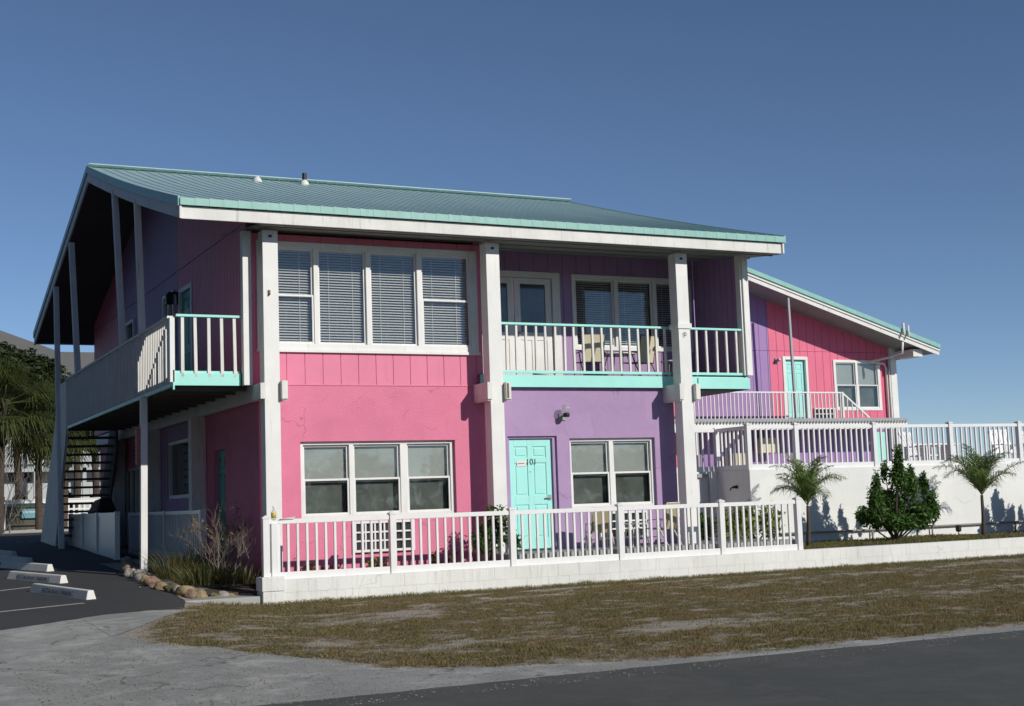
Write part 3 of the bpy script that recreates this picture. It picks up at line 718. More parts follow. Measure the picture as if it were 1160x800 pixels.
# columns and paired beams
for X in (6.31, 10.355, 14.315):
    mb = MB(); mb.box(X, X+.26, 21.9, 22.16, ZF-.35, 4.58); c = mb.build('column', 'white', B, .006)
    if X > 14: mb = MB(); mb.box(X-.025, X+.285, 21.875, 22.185, 3.14, 3.24); mb.build('column_collar', 'white', c, .004)
    mb = MB(); mb.box(X+.1, X+.16, 21.892, 21.9, 4.46, 4.5); mb.build('bolt_plate', 'black', c)
    for s, a, b in (('l', X-.1, X-.003), ('r', X+.263, X+.36)):
        if X < 7 and s == 'l': continue
        mb = MB(); mb.box(a, b, 21.8, 22.4, 1.79, 2.09); mb.box(a+.012, b-.01, 21.83, 22.4, 1.765, 1.79); bm_ = mb.build('beam', 'white_old', B, .005)
        if X > 10 and X < 11 and s == 'r': mb = MB(); mb.box(a+.014, b-.045, 21.796, 21.8, 1.81, 2.07); mb.build('rotten_patch', 'rot', bm_)
mb = MB(); mb.tube([(14.425, 21.89, 3.06), (14.425, 21.86, 3.06), (14.425, 21.86, 2.99), (14.45, 21.86, 3.0), (14.46, 21.86, 3.03), (14.44, 21.86, 3.06), (14.42, 21.86, 3.06)], .006, 6); mb.build('rope_hook', 'black', B)
mb = MB(); mb.box(6.39, 6.43, 21.885, 21.9, 3.52, 3.58); mb.bar((6.41, 21.885, 3.53), (6.41, 21.86, 3.5), .02, .03); mb.build('rusty_bracket', 'rot', B)
# side beam and side pilasters
mb = MB(); mb.box(6.213, 6.308, 21.8, 37.2, 1.79, 2.05); mb.build('beam', 'white_old', B, .005)
for Y in (26.0, 30.0, 34.0): mb = MB(); mb.box(6.07, 6.345, Y, Y+.25, ZF-.3, 1.79); mb.build('column', 'white_old', B, .005)
# soffit, front
mb = MB(); mb.poly([(6.195, 21.53, 4.59), (16.5, 21.53, 4.59), (16.5, 24.2, 4.88), (6.195, 24.2, 4.88)][::-1], [(6.195, 21.53, 4.62), (16.5, 21.53, 4.62), (16.5, 24.2, 4.91), (6.195, 24.2, 4.91)][::-1]); 
for Y in (21.75, 22.5, 23.3): mb.box(6.2, 16.48, Y, Y+.03, 4.565+(Y-21.46)*.106, 4.6+(Y-21.46)*.106)
mb.build('soffit', 'soffit', B)
# roof
YE, YA, YB = 21.45, 30.1, 38.75; ZE, ZA = 4.93, 7.45
def zroof(y): return ZE+(ZA-ZE)*((y-YE)/(YA-YE) if y < YA else (YB-y)/(YB-YA)) - .06*math.sin(math.pi*min(1, max(0, (y-YE)/(YA-YE))))*(1 if y < YA else 0)
XL, XR = 4.87, 16.55
prof = [YE+(YA-YE)*i/8 for i in range(9)]+[YB]
mb = MB()
for a, b in zip(prof, prof[1:]):
    mb.poly([(XL, a, zroof(a)-.05), (XR, a, zroof(a)-.05), (XR, b, zroof(b)-.05), (XL, b, zroof(b)-.05)], [(XL, a, zroof(a)), (XR, a, zroof(a)), (XR, b, zroof(b)), (XL, b, zroof(b))])
x = XL+.03
while x < XR-.03:
    for a, b in zip(prof, prof[1:]): mb.bar((x, a, zroof(a)+.002), (x, b, zroof(b)+.002), .03, .018)
    x += .229
mb.bar((XL, YA-.1, ZA+.0), (XR, YA-.1, ZA+.0), .2, .02, (0, .3, 1)); mb.bar((XL, YA, ZA+.03), (XR, YA, ZA+.03), .16, .05)
roof = mb.build('roof', 'roof', B)
mb = MB(); mb.box(XL-.01, XR+.01, YE-.03, YE+.005, ZE-.12, ZE-.004)
x = XL
while x < XR-.2: mb.box(x, x+.01, YE-.034, YE-.03, ZE-.12, ZE-.004); x += .229
for xx in (XL-.035, XR):
    for a, b in zip(prof, prof[1:]): mb.poly([(xx, a, zroof(a)-.13), (xx, a, zroof(a)+.02), (xx, b, zroof(b)+.02), (xx, b, zroof(b)-.13)], [(xx+.035, a, zroof(a)-.13), (xx+.035, a, zroof(a)+.02), (xx+.035, b, zroof(b)+.02), (xx+.035, b, zroof(b)-.13)])
mb.box(XL-.01, XR+.01, YB-.005, YB+.03, ZE-.12, ZE-.004)
mb.build('roof_edge', 'tealtrim', B)
mb = MB(); mb.box(XL+.02, XR-.03, YE+.03, YE+.07, 4.6, ZE-.13); mb.build('fascia_board', 'white_old', B, .004)
mb = MB(); mb.box(XL+.02, XR-.03, YB-.07, YB-.03, 4.63, ZE-.13); mb.build('fascia_board', 'white_old', B, .004)
for xx in (XL-.01, XR-.05):
    mb = MB()
    for a, b in zip(prof, prof[1:]): mb.poly([(xx, a, zroof(a)-.33), (xx, a, zroof(a)-.132), (xx, b, zroof(b)-.132), (xx, b, zroof(b)-.33)], [(xx+.035, a, zroof(a)-.33), (xx+.035, a, zroof(a)-.132), (xx+.035, b, zroof(b)-.132), (xx+.035, b, zroof(b)-.33)])
    mb.build('rake_board', 'white_old', B)
mb = MB()
for a, b in zip([YE+.08]+prof[1:], prof[1:]):
    mb.poly([(XL+.03, a, zroof(a)-.3), (XR-.06, a, zroof(a)-.3), (XR-.06, b, zroof(b)-.3), (XL+.03, b, zroof(b)-.3)], [(XL+.03, a, zroof(a)-.27), (XR-.06, a, zroof(a)-.27), (XR-.06, b, zroof(b)-.27), (XL+.03, b, zroof(b)-.27)])
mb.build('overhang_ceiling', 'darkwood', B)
for (x, y, pipe) in ((8.35, 29.3, 0), (9.46, 29.4, 1)):
    z = zroof(y); mb = MB(); mb.lathe((x, y, z-.05), [(.11, 0), (.10, .08), (.05, .15), (.04, .16)]); v = mb.build('roof_vent', 'white_old', roof, smooth=True)
    if pipe: mb = MB(); mb.lathe((x, y, z+.09), [(.05, 0), (.05, .17), (.045, .17)]); mb.build('vent_pipe', 'black', v)
# upper left gable wall
def gt(u): return zroof(u)-.3
ups = [(22.525, 27.6, 'pinksd', 'shaded pink gable siding'), (27.6, 33.3, 'pursd', 'shaded purple gable siding'), (33.3, 37.4, 'pinksd', 'shaded pink siding at the far end')]
DG = (26.35, 27.45, ZD, 4.42); WG1 = (27.8, 28.8, 3.1, 4.48); WG2 = (31.9, 32.9, 3.3, 4.45)
for a, b, m_, lb in ups:
    siding(UW, a, b, ZD-.2, 4.815, [h for h in (DG, WG1, WG2) if a <= h[0] < b], .2).build('siding', m_, B, label=lb)
    siding(UW, a, b, 4.83, 8, [], .2, topf=gt).build('siding', m_, B)
for (h, c) in ((WG1, 2), (WG2, 1)): big_glass(B, UW, *h, .02, c)
mb = MB(UW); mb.box(DG[0], DG[0]+.09, -.05, .02, DG[2], DG[3]); mb.box(DG[1]-.09, DG[1], -.05, .02, DG[2], DG[3]); mb.box(DG[0]+.09, DG[1]-.09, -.05, .02, DG[3]-.09, DG[3]); mb.build('door_frame', 'white', B)
panel_door(B, UW, DG[0]+.09, DG[1]-.09, DG[2], DG[3]-.1, -.03, 'greendoor')
mb = MB(UW); mb.box(27.55, 27.65, 0, .04, 4.15, 4.4); mb.box(27.56, 27.64, .04, .2, 4.36, 4.4); mb.box(27.54, 27.66, .1, .24, 4.15, 4.36); mb.build('wall_lamp', 'black', B)
mb = MB(); mb.box(6.35, 16.1, 37.3, 37.4, ZF-.3, 4.75); mb.box(16.0, 16.1, 24.13, 37.3, 2.3, 4.75); mb.box(14.35, 14.45, 22.61, 37.3, ZF-.3, 2.02); mb.box(6.35, 14.45, 37.4, 37.42, 4.75, 7.2) ; mb.build('rear_wall', 'pursd', B)
mb = MB(); mb.box(6.45, 14.3, 22.8, 37.2, 2.0, 2.05); mb.build('upper_floor', 'darkwood', B)
# left walkway deck
mb = MB(); mb.box(4.97, 6.2, 22.42, 33.4, 2.1, ZD-.02)
for i in range(16): mb.box(4.97, 6.2, 22.6+i*.7, 22.65+i*.7, 1.98, 2.1)
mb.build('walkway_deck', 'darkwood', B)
mb = MB(); mb.box(4.93, 6.05, 22.37, 22.41, 2.05, 2.25); mb.box(4.97, 6.04, 22.40, 22.5, 2.25, 2.29); mb.box(4.915, 4.96, 22.38, 33.4, 2.03, 2.1); mb.box(4.93, 4.96, 22.34, 22.38, 1.98, 2.3); mb.build('deck_fascia', 'teal', B, .003)
r = railing(B, (4.99, 22.39), (6.07, 22.39), 2.24, 3.19, .2, .05, .04, bottom=0, label='short end railing of the side walkway')
mb = MB(); mb.box(4.885, 4.965, 22.34, 22.46, 2.1, 3.15); mb.build('newel_post', 'white', r, .003)
mb = MB(); y = 22.52
while y < 33.4: mb.box(4.885, 4.93, y, y+.04, 2.1, 3.15); y += .142
r = mb.build('railing', 'white_old', B, label='long side walkway railing'); mb = MB(); mb.box(4.87, 4.97, 22.46, 33.4, 3.15, 3.19); mb.build('hand_rail', 'white_old', r)
mb = MB(); mb.bar((4.9, 24.6, -1.15), (4.92, 24.62, 2.06), .115, .115); p = mb.build('support_post', 'white', B, .005, label='white post standing among the stones')
mb = MB(); mb.box(4.79, 4.85, 24.61, 24.69, .85, 1.52); sg = mb.build('post_sign', 'redish', p)
for i in range(8):
    mb = MB(); mb.box(4.786, 4.79, 24.625, 24.675, .9+i*.075, .94+i*.075); mb.build('sign_mark', 'white_old', sg)
for (yb, zb, yt, zt, w) in ((24.75, 3.1, 25.0, 5.65, .11), (26.55, 3.1, 27.2, 6.3, .11), (31.85, 3.1, 32.6, 6.25, .12), (34.1, -.75, 35.0, 5.6, .12)):
    mb = MB(); mb.bar((4.93 if zb > 0 else 4.9, yb, zb), (4.9, yt, zt), w, w); mb.build('support_post', 'white_old', B, .005)
# outside stair at the far end of the walkway
st = MB()
for i in range(14):
    z = 2.05-.19*i; y = 33.45+(2.05-z)*.66; st.box(4.98, 6.02, y, y+.27, z-.05, z)
s_ = st.build('stair', 'darkwood', B)
mb = MB(); mb.poly([(4.9, 33.4, 1.98), (4.9, 33.4, 3.15), (4.9, 34.4, 3.15), (4.9, 37.7, -.62), (4.9, 35.1, -.68)], [(4.96, 33.4, 1.98), (4.96, 33.4, 3.15), (4.96, 34.4, 3.15), (4.96, 37.7, -.62), (4.96, 35.1, -.68)]); mb.build('stair_side_panel', 'white_old', s_)
mb = MB(); mb.poly([(6.03, 33.4, 1.5), (6.03, 33.4, 2.1), (6.03, 34.2, 2.1), (6.03, 36.3, -.62), (6.03, 35.0, -.68)], [(6.08, 33.4, 1.5), (6.08, 33.4, 2.1), (6.08, 34.2, 2.1), (6.08, 36.3, -.62), (6.08, 35.0, -.68)]); mb.build('stair_side_panel', 'darkwood', s_)
# downpipe-free low porch railing on the parking side
def vinyl_fence(par, P0, P1, z0, z1, posts, pitch=.147, zb=None, caps=True, solid=False, skip=()):
    """posts: distances along P0->P1; posts are children 'post' (> cap), each bay a 'panel'"""
    P0, P1 = Vector((*P0, 0)), Vector((*P1, 0)); d = (P1-P0).normalized(); nrm = Vector((-d.y, d.x, 0))
    for k, s in enumerate(posts):
        if k in skip: continue
        q = P0+d*s; mb = MB(); mb.bar((q.x, q.y, (zb if zb is not None else z0)), (q.x, q.y, z1+.02), .105, .105, nrm)
        p = mb.build('post', 'vinyl', par, .004)
        if caps:
            mb = MB(); mb.bar((q.x, q.y, z1+.02), (q.x, q.y, z1+.045), .125, .125, nrm); a = .052
            c = [Vector((q.x, q.y, z1+.045))+d*i*a+nrm*j*a for i, j in ((-1, -1), (1, -1), (1, 1), (-1, 1))]
            mb.add(c+[Vector((q.x, q.y, z1+.075))], [(0, 1, 4), (1, 2, 4), (2, 3, 4), (3, 0, 4)]); mb.build('post_cap', 'vinyl', p)
    for a, b in zip(posts, posts[1:]):
        a += .053; b -= .053; A = P0+d*a; Bq = P0+d*b; mb = MB()
        mb.bar((A.x, A.y, z1-.03), (Bq.x, Bq.y, z1-.03), .055, .07); mb.bar((A.x, A.y, z0+.055), (Bq.x, Bq.y, z0+.055), .05, .11)
        n = max(2, round((b-a)/pitch))
        if solid:
            mb.bar((A.x, A.y, (z0+z1)/2+.02), (Bq.x, Bq.y, (z0+z1)/2+.02), .022, z1-z0-.17)
        else:
            for i in range(1, n):
                q = A+(Bq-A)*i/n; mb.bar((q.x, q.y, z0+.11), (q.x, q.y, z1-.065), .038, .038, nrm)
        mb.build('panel', 'vinyl', par, .002)

# ------------------------------------------------------------------ fences and walls
# knee wall along the street
W = thing('low_wall', (6.0, 21.0, -1.6), 'long low white painted block wall along the grass strip', 'wall')
mb = MB(); rsn = random.Random(4)
for row, (za, zb_) in enumerate(((-1.7, -1.475), (-1.474, -1.272), (-1.269, -1.07))):
    x = 6.3-(.2 if row % 2 else 0)
    while x < 32:
        a = max(x, 6.29); b = min(x+.397, 32); k = rsn.uniform(-.0015, .0015)
        if b > a+.02: mb.box(a, b-.0004, 21.0+k*.5, 21.2, za, zb_)
        x += .4
mb.box(6.3, 32, 21.006, 21.19, -1.7, -1.074); mb.build('block_courses', 'block', W)
mb = MB(); mb.box(5.96, 6.3, 20.94, 21.26, -1.7, -1.24); mb.box(5.945, 6.305, 20.93, 21.27, -1.237, -1.02); mb.build('end_pier', 'block', W, .012)
F = thing('front_fence', (6.06, 21.1, -1.07), 'white vinyl picket fence standing on the low wall along the street front', 'fence')
fp = [6.06, 8.15, 10.29, 12.39, 14.51, 16.23]
vinyl_fence(F, (6.0, 21.1), (17, 21.1), -1.07, -.15, [x-6.0 for x in fp], zb=-1.07)
mb = MB(); mb.box(6.14, 6.24, 21.05, 21.15, -1.02, -.2); mb.build('post', 'vinyl', F, .003)
# retaining wall and pool fence
Wr = thing('retaining_wall', (17.28, 24.0, -1.3), 'tall smooth white retaining wall behind the shrub and young palms', 'wall')
mb = MB(); mb.box(17.28, 34, 24.0, 24.25, -1.4, .5); mb.box(17.28, 17.5, 24.25, 25.2, -1.4, .5); mb.box(14.46, 17.28, 25.17, 25.4, -1.4, .5); mb.build('wall_face', 'retain', Wr, .006)
mb = MB(); mb.tube([(17.6, 23.93, -.86), (20, 23.93, -.87), (26, 23.93, -.85), (33, 23.93, -.86)], .022, 8)
for x in (17.7, 20.4, 22.1, 24.6): mb.tube([(x, 23.93, -.86), (x, 23.94, -1.12)], .02, 6)
mb.build('pipe', 'pipe', Wr, smooth=True)
mb = MB(); mb.box(17.22, 17.28, 24.45, 24.55, .12, .18); mb.tube([(17.2, 24.5, .15), (17.14, 24.5, .13), (17.12, 24.5, .08)], .015, 6); mb.build('hose_tap', 'black', Wr)
mb = MB(); mb.box(16.72, 17.05, 25.1, 25.17, .38, .46); mb.box(16.95, 17.0, 25.08, 25.12, -.6, .38); mb.build('ledge', 'metal', Wr)
PF = thing('pool_fence', (17.34, 24.06, .5), 'white vinyl picket fence on top of the tall retaining wall', 'fence')
vinyl_fence(PF, (17.34, 24.08), (40, 24.08), .5, 1.42, [0, 1.24, 3.38, 5.6, 7.73, 9.86, 12], zb=.5)
vinyl_fence(PF, (17.34, 24.08), (17.34, 25.25), .5, 1.42, [.0, 1.17], zb=.5, caps=False, skip=(0,))
vinyl_fence(PF, (14.6, 25.25), (17.34, 25.25), .5, 1.42, [.05, 1.4, 2.74], zb=.5, caps=False, skip=(2,))
mb = MB(); mb.box(17.5, 44, 24.25, 40, .38, .49); mb.box(14.5, 17.5, 25.4, 37, .38, .49); o = mb.build('pool_terrace', 'concrete'); o['kind'] = 'structure'
mb = MB(); mb.box(16.3, 34, 21.2, 24.0, -1.3, -1.08); mb.box(16.3, 17.27, 24, 25.15, -1.3, -1.08); o = mb.build('planting_bed', 'soil'); o['kind'] = 'structure'
rs = np.random.RandomState(9); pts = []
while len(pts) < 14000:
    x, y = 16.35+15*rs.rand(), 21.22+2.7*rs.rand()
    k = (.5+.9*nz(x, y, .9, 31))*(1 if x < 22.3 else .35)
    if rs.rand() < k: pts.append((x, y, -1.08, 1, 0 if rs.rand() < .7 else 1))
tag(blades('ground_cover', ['greengrass', 'grass'], pts, .055, .006, 1.2, 6), 'short green grass in the bed between low wall and retaining wall', 'grass', kind='stuff')
# parking-side fences
SF = thing('parking_fence', (5.3, 29.3, -.95), 'solid white panel fence beside the parking lot under the walkway', 'fence')
vinyl_fence(SF, (5.3, 29.3), (5.3, 35.4), -.9, .06, [0, 2.2, 4.15, 6.05], zb=-1.0, solid=True, caps=False)
PR = thing('porch_fence', (6.0, 24.9, -.9), 'white picket porch fence along the shaded side wall', 'fence')
vinyl_fence(PR, (6.0, 24.9), (6.0, 31.6), -.85, .04, [0, 3.05, 6.6], zb=-.95, pitch=.16, caps=False)
mb = MB(); mb.box(5.4, 6.34, 24.7, 37, -1.2, -.9); o = mb.build('porch_slab', 'concrete'); o['kind'] = 'structure'
mb = MB(); mb.box(6.15, 6.25, 26.4, 29.6, -.6, -.2);
for k in range(8): mb.box(6.12, 6.16, 26.4+k*.4, 26.75+k*.4, -.9, -.25)
mb.box(5.9 +.2, 6.3, 26.4, 29.6, -.22, -.18); tag(mb.build('porch_bench', 'greendoor'), 'dull turquoise wooden bench along the shaded wall behind the porch fence', 'bench')
# covered barbecue
q = thing('barbecue_grill', (5.75, 33.4, -.9), 'covered black barbecue grill behind the solid white panel fence', 'grill')
mb = MB(); mb.poly([(5.45, 32.7, -.9), (6.0, 32.7, -.9), (6.0, 34.5, -.9), (5.45, 34.5, -.9)], [(5.5, 32.9, .1), (5.95, 32.9, .1), (5.95, 34.4, .05), (5.5, 34.4, .05)]); mb.build('cover', 'black', q, .05)
mb = MB(); mb.poly([(5.5, 32.9, .1), (5.95, 32.9, .1), (5.95, 34.4, .05), (5.5, 34.4, .05)], [(5.6, 33.0, .42), (5.85, 33.0, .42), (5.85, 33.8, .38), (5.6, 33.8, .38)]); mb.build('hood', 'black', q, .05)
# slab by the bed
mb = MB(); z = -1.3; mb.poly([(4.55, 20.75, -1.5), (5.93, 20.98, -1.6), (5.93, 21.35, -1.5), (5.25, 21.6, -1.5)], [(4.55, 20.75, -1.285), (5.93, 20.98, -1.3), (5.93, 21.35, -1.3), (5.25, 21.6, -1.29)]); o = mb.build('pavement', 'concrete', bevel=.01); o['kind'] = 'structure'
mb = MB(); mb.poly([(4.72, 21.5, -1.5), (6.34, 21.5, -1.5), (6.34, 24.7, -1.3), (4.95, 28.2, -1.1), (4.72, 25, -1.2)], [(4.95, 21.65, -1.27), (6.34, 21.6, -1.25), (6.34, 24.7, -.98), (5.3, 27.8, -.93), (4.85, 25, -1.03)]); o = mb.build('garden_soil', 'soil'); o['kind'] = 'structure'

# ------------------------------------------------------------------ rear wing
ZP = .5
R = thing('rear_wing', (26.9, 36.0, ZP), 'further two-storey wing with pink and violet upper wall, sloping roof edge and stair railing', 'building')
RF = front(36.0)
slope = (6.97-4.70)/(32.84-25.16); XG = 24.0; XE = 32.85
def zr(x): return 4.42+(33.75-x)*slope
def topr(u): return zr(u)-.25
RD = (27.42, 28.42, 2.3, 4.35); RW = (29.45, 31.4, 2.6, 4.27)
for a, b, m_, lb in ((23.5, 26.92, 'purrear', 'violet siding of the rear wing'), (26.92, 31.78, 'pinkrear', 'bright pink siding of the rear wing')):
    hs = [h for h in (RD, RW) if a <= h[0] < b]
    siding(RF, a, b, 2.1, 4.52, hs, .305).build('siding', m_, R, label=lb)
    siding(RF, a, b, 4.53, 9, [], .305, topf=topr).build('siding', m_, R)
siding(RF, 23.5, 31.78, ZP, 2.08, [(30.9, 31.5, ZP, 1.9)], .305).build('siding', 'purrear', R, label='violet lower wall behind the pool fence')
mb = MB(RF); mb.box(30.9, 31.5, -.06, -.02, ZP, 1.9); mb.build('door', 'teal', R)
mb = MB(RF); mb.box(RD[0], RD[0]+.11, -.08, .03, RD[2], RD[3]); mb.box(RD[1]-.09, RD[1], -.08, .03, RD[2], RD[3]); mb.box(RD[0]+.11, RD[1]-.09, -.08, .03, RD[3]-.1, RD[3]); mb.build('door_frame', 'white', R, .004)
panel_door(R, RF, RD[0]+.12, RD[1]-.1, RD[2]+.02, RD[3]-.11, -.08, 'tealdoor')
window(R, RF, *RW, [(29.55, 30.36), (30.45, 31.29)], [1, 1], nf=.03, cover='shade', casing=.09)
ac(R, RF, 28.55, 29.4, 2.3, 2.68, 'white', 5, 2)
mb = MB(RF); mb.box(27.12, 27.24, 0, .05, 4.12, 4.28); mb.bar((27.18, .05, 4.2), (27.18, .2, 4.24), .08, .08); mb.build('wall_lamp', 'metal', R)
mb = MB(); mb.box(31.8, 32.05, 35.9, 36.15, ZP, zr(32)-.22); mb.build('corner_board', 'white', R, .004)
mb = MB(); mb.box(31.78, 31.9, 36.15, 46, ZP, 4.6); mb.box(17, 23.5, 36.0, 36.12, ZP, 6.4); mb.build('side_wall', 'pinkrear', R)
# roof of the wing
mb = MB(); Y0, Y1 = 34.72, 47
for xa, xb in ((XG, XE), (16.8, XG)):
    za, zb_ = (zr(xa), zr(xb)) if xb > XG+1 else (zr(XG)-(XG-xa)*slope, zr(XG))
    mb.poly([(xa, Y0, za-.05), (xa, Y1, za-.05), (xb, Y1, zb_-.05), (xb, Y0, zb_-.05)][::-1], [(xa, Y0, za), (xa, Y1, za), (xb, Y1, zb_), (xb, Y0, zb_)][::-1])
y = Y0+.1
while y < Y1: mb.bar((XG, y, zr(XG)+.012), (XE, y, zr(XE)+.012), .028, .034); y += .229
rr = mb.build('roof', 'roof', R)
def rake(n, y0, y1, d0, d1, mat, nm):
    mb = MB(); mb.poly([(XG, y0, zr(XG)+d0), (XE+.04, y0, zr(XE+.04)+d0), (XE+.04, y0, zr(XE+.04)+d1), (XG, y0, zr(XG)+d1)], [(XG, y1, zr(XG)+d0), (XE+.04, y1, zr(XE+.04)+d0), (XE+.04, y1, zr(XE+.04)+d1), (XG, y1, zr(XG)+d1)])
    return mb.build(nm, mat, R)
rake(0, 34.67, 34.72, -.12, .02, 'tealtrim', 'roof_edge'); rake(0, 34.72, 34.76, -.2, -.1, 'white', 'rake_board'); rake(0, 34.76, 34.8, -.34, -.19, 'white_old', 'rake_board')
mb = MB(); mb.poly([(XG, 34.82, zr(XG)-.28), ((XE-.05), 34.82, zr(XE-.05)-.3), ((XE-.05), 36, zr(XE-.05)-.3), (XG, 36, zr(XG)-.28)], [(XG, 34.82, zr(XG)-.25), ((XE-.05), 34.82, zr(XE-.05)-.27), ((XE-.05), 36, zr(XE-.05)-.27), (XG, 36, zr(XG)-.25)])
mb.box(31.95, (XE-.05), 36.0, 46, 4.38, 4.42); mb.build('soffit', 'soffit', R)
mb = MB(); mb.box(XE-.03, XE+.09, 34.8, 46.9, zr(XE)-.2, zr(XE)-.06); mb.build('gutter', 'white', R, .01)
mb = MB(); mb.box(31.95, 32.35, 34.95, 35.8, 4.3, 4.55); mb.build('eave_box', 'white_old', R, .01)
mb = MB()
mb.tube([(31.3, 34.62, 5.35), (31.3, 34.62, 4.95)], .045, 8); mb.tube([(31.5, 34.62, 5.28), (31.5, 34.62, 4.9)], .035, 8)
mb.tube([(31.35, 34.75, 4.75), (31.35, 34.8, 4.4), (31.2, 35.2, 4.3), (30.9, 35.8, 4.22), (31.55, 35.93, 4.15), (31.62, 35.93, 4.0), (31.62, 35.93, .6)], .04, 8)
mb.tube([(31.75, 35.93, 4.4), (31.75, 35.93, .6)], .035, 8)
mb.build('downpipe', 'white_old', R, smooth=True)
# upper walkway of the wing
mb = MB(); mb.box(16.3, 31.3, 34.75, 36.0, 2.2, 2.27); mb.build('walkway_deck', 'darkwood', R)
mb = MB(); mb.box(16.3, 31.32, 34.72, 34.75, 2.16, 2.27)
x = 22
while x < 31.3: mb.box(x, x+.04, 34.7, 34.74, 2.12, 2.2); x += .12
mb.build('deck_edge', 'metal', R)
mb = MB(); mb.box(16.3, 31.34, 34.76, 34.82, 1.93, 2.15); mb.build('deck_fascia', 'white', R)
r = railing(R, (22.5, 34.76), (28.72, 34.76), 2.28, 3.08, .145, .03, .03, 'vinyl', .0, .05)
mb = MB(); 
for i in range(1, 6):
    x = 28.74+i*.19; mb.bar((x, 34.76, 2.28), (x, 34.76, 3.05-(x-28.74)*.78), .03, .03)
mb.bar((28.74, 34.76, 2.28), (28.74, 34.76, 3.1), .07, .07)
r2 = mb.build('railing', 'white_old', R, label='sloping stair railing'); mb = MB(); mb.bar((28.72, 34.76, 3.09), (29.78, 34.76, 2.28), .05, .05); mb.build('hand_rail', 'vinyl', r2)
for p0, p1, w in (((26.92, 34.86, ZP), (26.92, 34.86, 2.2), .09), ((26.92, 34.8, 2.27), (26.86, 34.8, 6.05), .07), ((23.2, 34.8, ZP), (23.2, 34.8, 1.95), .09), ((30.9, 34.8, ZP), (30.9, 34.8, 1.95), .09)):
    mb = MB(); mb.bar(p0, p1, w, w); mb.build('support_post', 'metal', R)

# ------------------------------------------------------------------ chairs and tables
def patio_chair(loc, rz, label, fab, tubemat, group, scale=1.0):
    t = thing('patio_chair', loc, label, 'chair', group); A = at(loc, rz); s = scale
    def P(x, y, z): return (x*s, y*s, z*s)
    mb = MB(A)
    for sx in (-.27, .27):
        mb.tube([P(sx, -.3, 0), P(sx, -.26, .42), P(sx, -.22, .6), P(sx, .15, .62), P(sx, .3, .55)], .013, 6)
        mb.tube([P(sx*.93, -.24, .4), P(sx*.93, .2, .37), P(sx*.93, .34, .98)], .013, 6)
        mb.tube([P(sx, .34, 0), P(sx, .12, .38), P(sx, .05, .61)], .013, 6)
    mb.tube([P(-.25, .34, .98), P(.25, .34, .98)], .013, 6); mb.tube([P(-.27, -.28, .2), P(.27, -.28, .2)], .011, 6); mb.tube([P(-.25, -.24, .4), P(.25, -.24, .4)], .013, 6)
    mb.build('frame', tubemat, t, smooth=True)
    mb = MB(A); mb.poly([P(-.24, -.24, .405), P(.24, -.24, .405), P(.24, 0, .385), P(-.24, 0, .385)], [P(-.24, -.24, .415), P(.24, -.24, .415), P(.24, 0, .395), P(-.24, 0, .395)])
    mb.poly([P(-.24, 0, .385), P(.24, 0, .385), P(.24, .2, .375), P(-.24, .2, .375)], [P(-.24, 0, .395), P(.24, 0, .395), P(.24, .2, .385), P(-.24, .2, .385)]); mb.build('seat', fab, t)
    mb = MB(A); mb.poly([P(-.24, .195, .38), P(.24, .195, .38), P(.24, .335, .97), P(-.24, .335, .97)], [P(-.24, .21, .38), P(.24, .21, .38), P(.24, .35, .97), P(-.24, .35, .97)]); mb.build('backrest', fab, t)
    return t
def small_table(loc, label, mat, r=.28, h=.5, top='white'):
    t = thing('side_table', loc, label, 'table'); x, y, z = loc
    mb = MB(); mb.lathe((x, y, z+h), [(r-.01, -.02), (r, -.015), (r, 0), (r-.02, .005)], 20); mb.build('table_top', top, t)
    for i in range(4):
        a = math.pi/4+i*math.pi/2; mb = MB(); mb.tube([(x+math.cos(a)*r*.55, y+math.sin(a)*r*.55, z+h-.02), (x+math.cos(a)*r*.95, y+math.sin(a)*r*.95, z)], .011, 6); mb.build('leg', mat, t)
    return t
gch = 'tan sling chairs on the street patio'
patio_chair((12.4, 21.85, ZF), 2.9, 'tan sling patio chair below the purple wall window, nearer the door 101', 'tan', 'tube', gch, .74)
patio_chair((13.62, 21.68, ZF), -2.75, 'tan sling patio chair beside the third white column', 'tan', 'tube', gch, .78)
small_table((13.1, 21.75, ZF), 'small round pale table between the two tan patio chairs', 'tube', .26, .42)
gu = 'cream chairs on the upper balcony'
patio_chair((13.05, 23.1, ZD), 3.0, 'cream cushioned balcony chair nearest the white double doors', 'cream', 'bronze', gu, .85)
patio_chair((14.15, 23.1, ZD), -2.9, 'cream cushioned balcony chair beside the third column', 'cream', 'bronze', gu, .85)
small_table((13.6, 23.0, ZD), 'white-topped table between the cream balcony chairs', 'bronze', .35, .48)
small_table((15.0, 23.3, ZD), 'small white stool behind the third column on the balcony', 'bronze', .2, .4)
# bottle on the fence rail
t = thing('bottle', (6.19, 21.09, -.15), 'small glass bottle with yellow label standing on the fence rail', 'bottle')
mb = MB(); mb.lathe((6.19, 21.09, -.15), [(.038, 0), (.04, .01), (.04, .12), (.016, .16), (.014, .19)], 14); mb.build('glass', 'globe', t, smooth=True)
mb = MB(); mb.lathe((6.19, 21.09, -.12), [(.041, 0), (.041, .08)], 14); mb.build('label', 'gold', t, smooth=True)
mb = MB(); mb.lathe((6.19, 21.09, .04), [(.017, 0), (.017, .02)], 10); mb.build('cap', 'white', t)
mb = MB(); mb.poly([(6.27, 21.04, -.147), (6.5, 21.05, -.147), (6.52, 21.14, -.147), (6.3, 21.13, -.147)], [(6.27, 21.03, -.14), (6.52, 21.05, -.13), (6.55, 21.14, -.11), (6.3, 21.13, -.143)]); tag(mb.build('napkin', 'white'), 'crumpled white napkin lying on the fence rail next to the bottle', 'napkin')
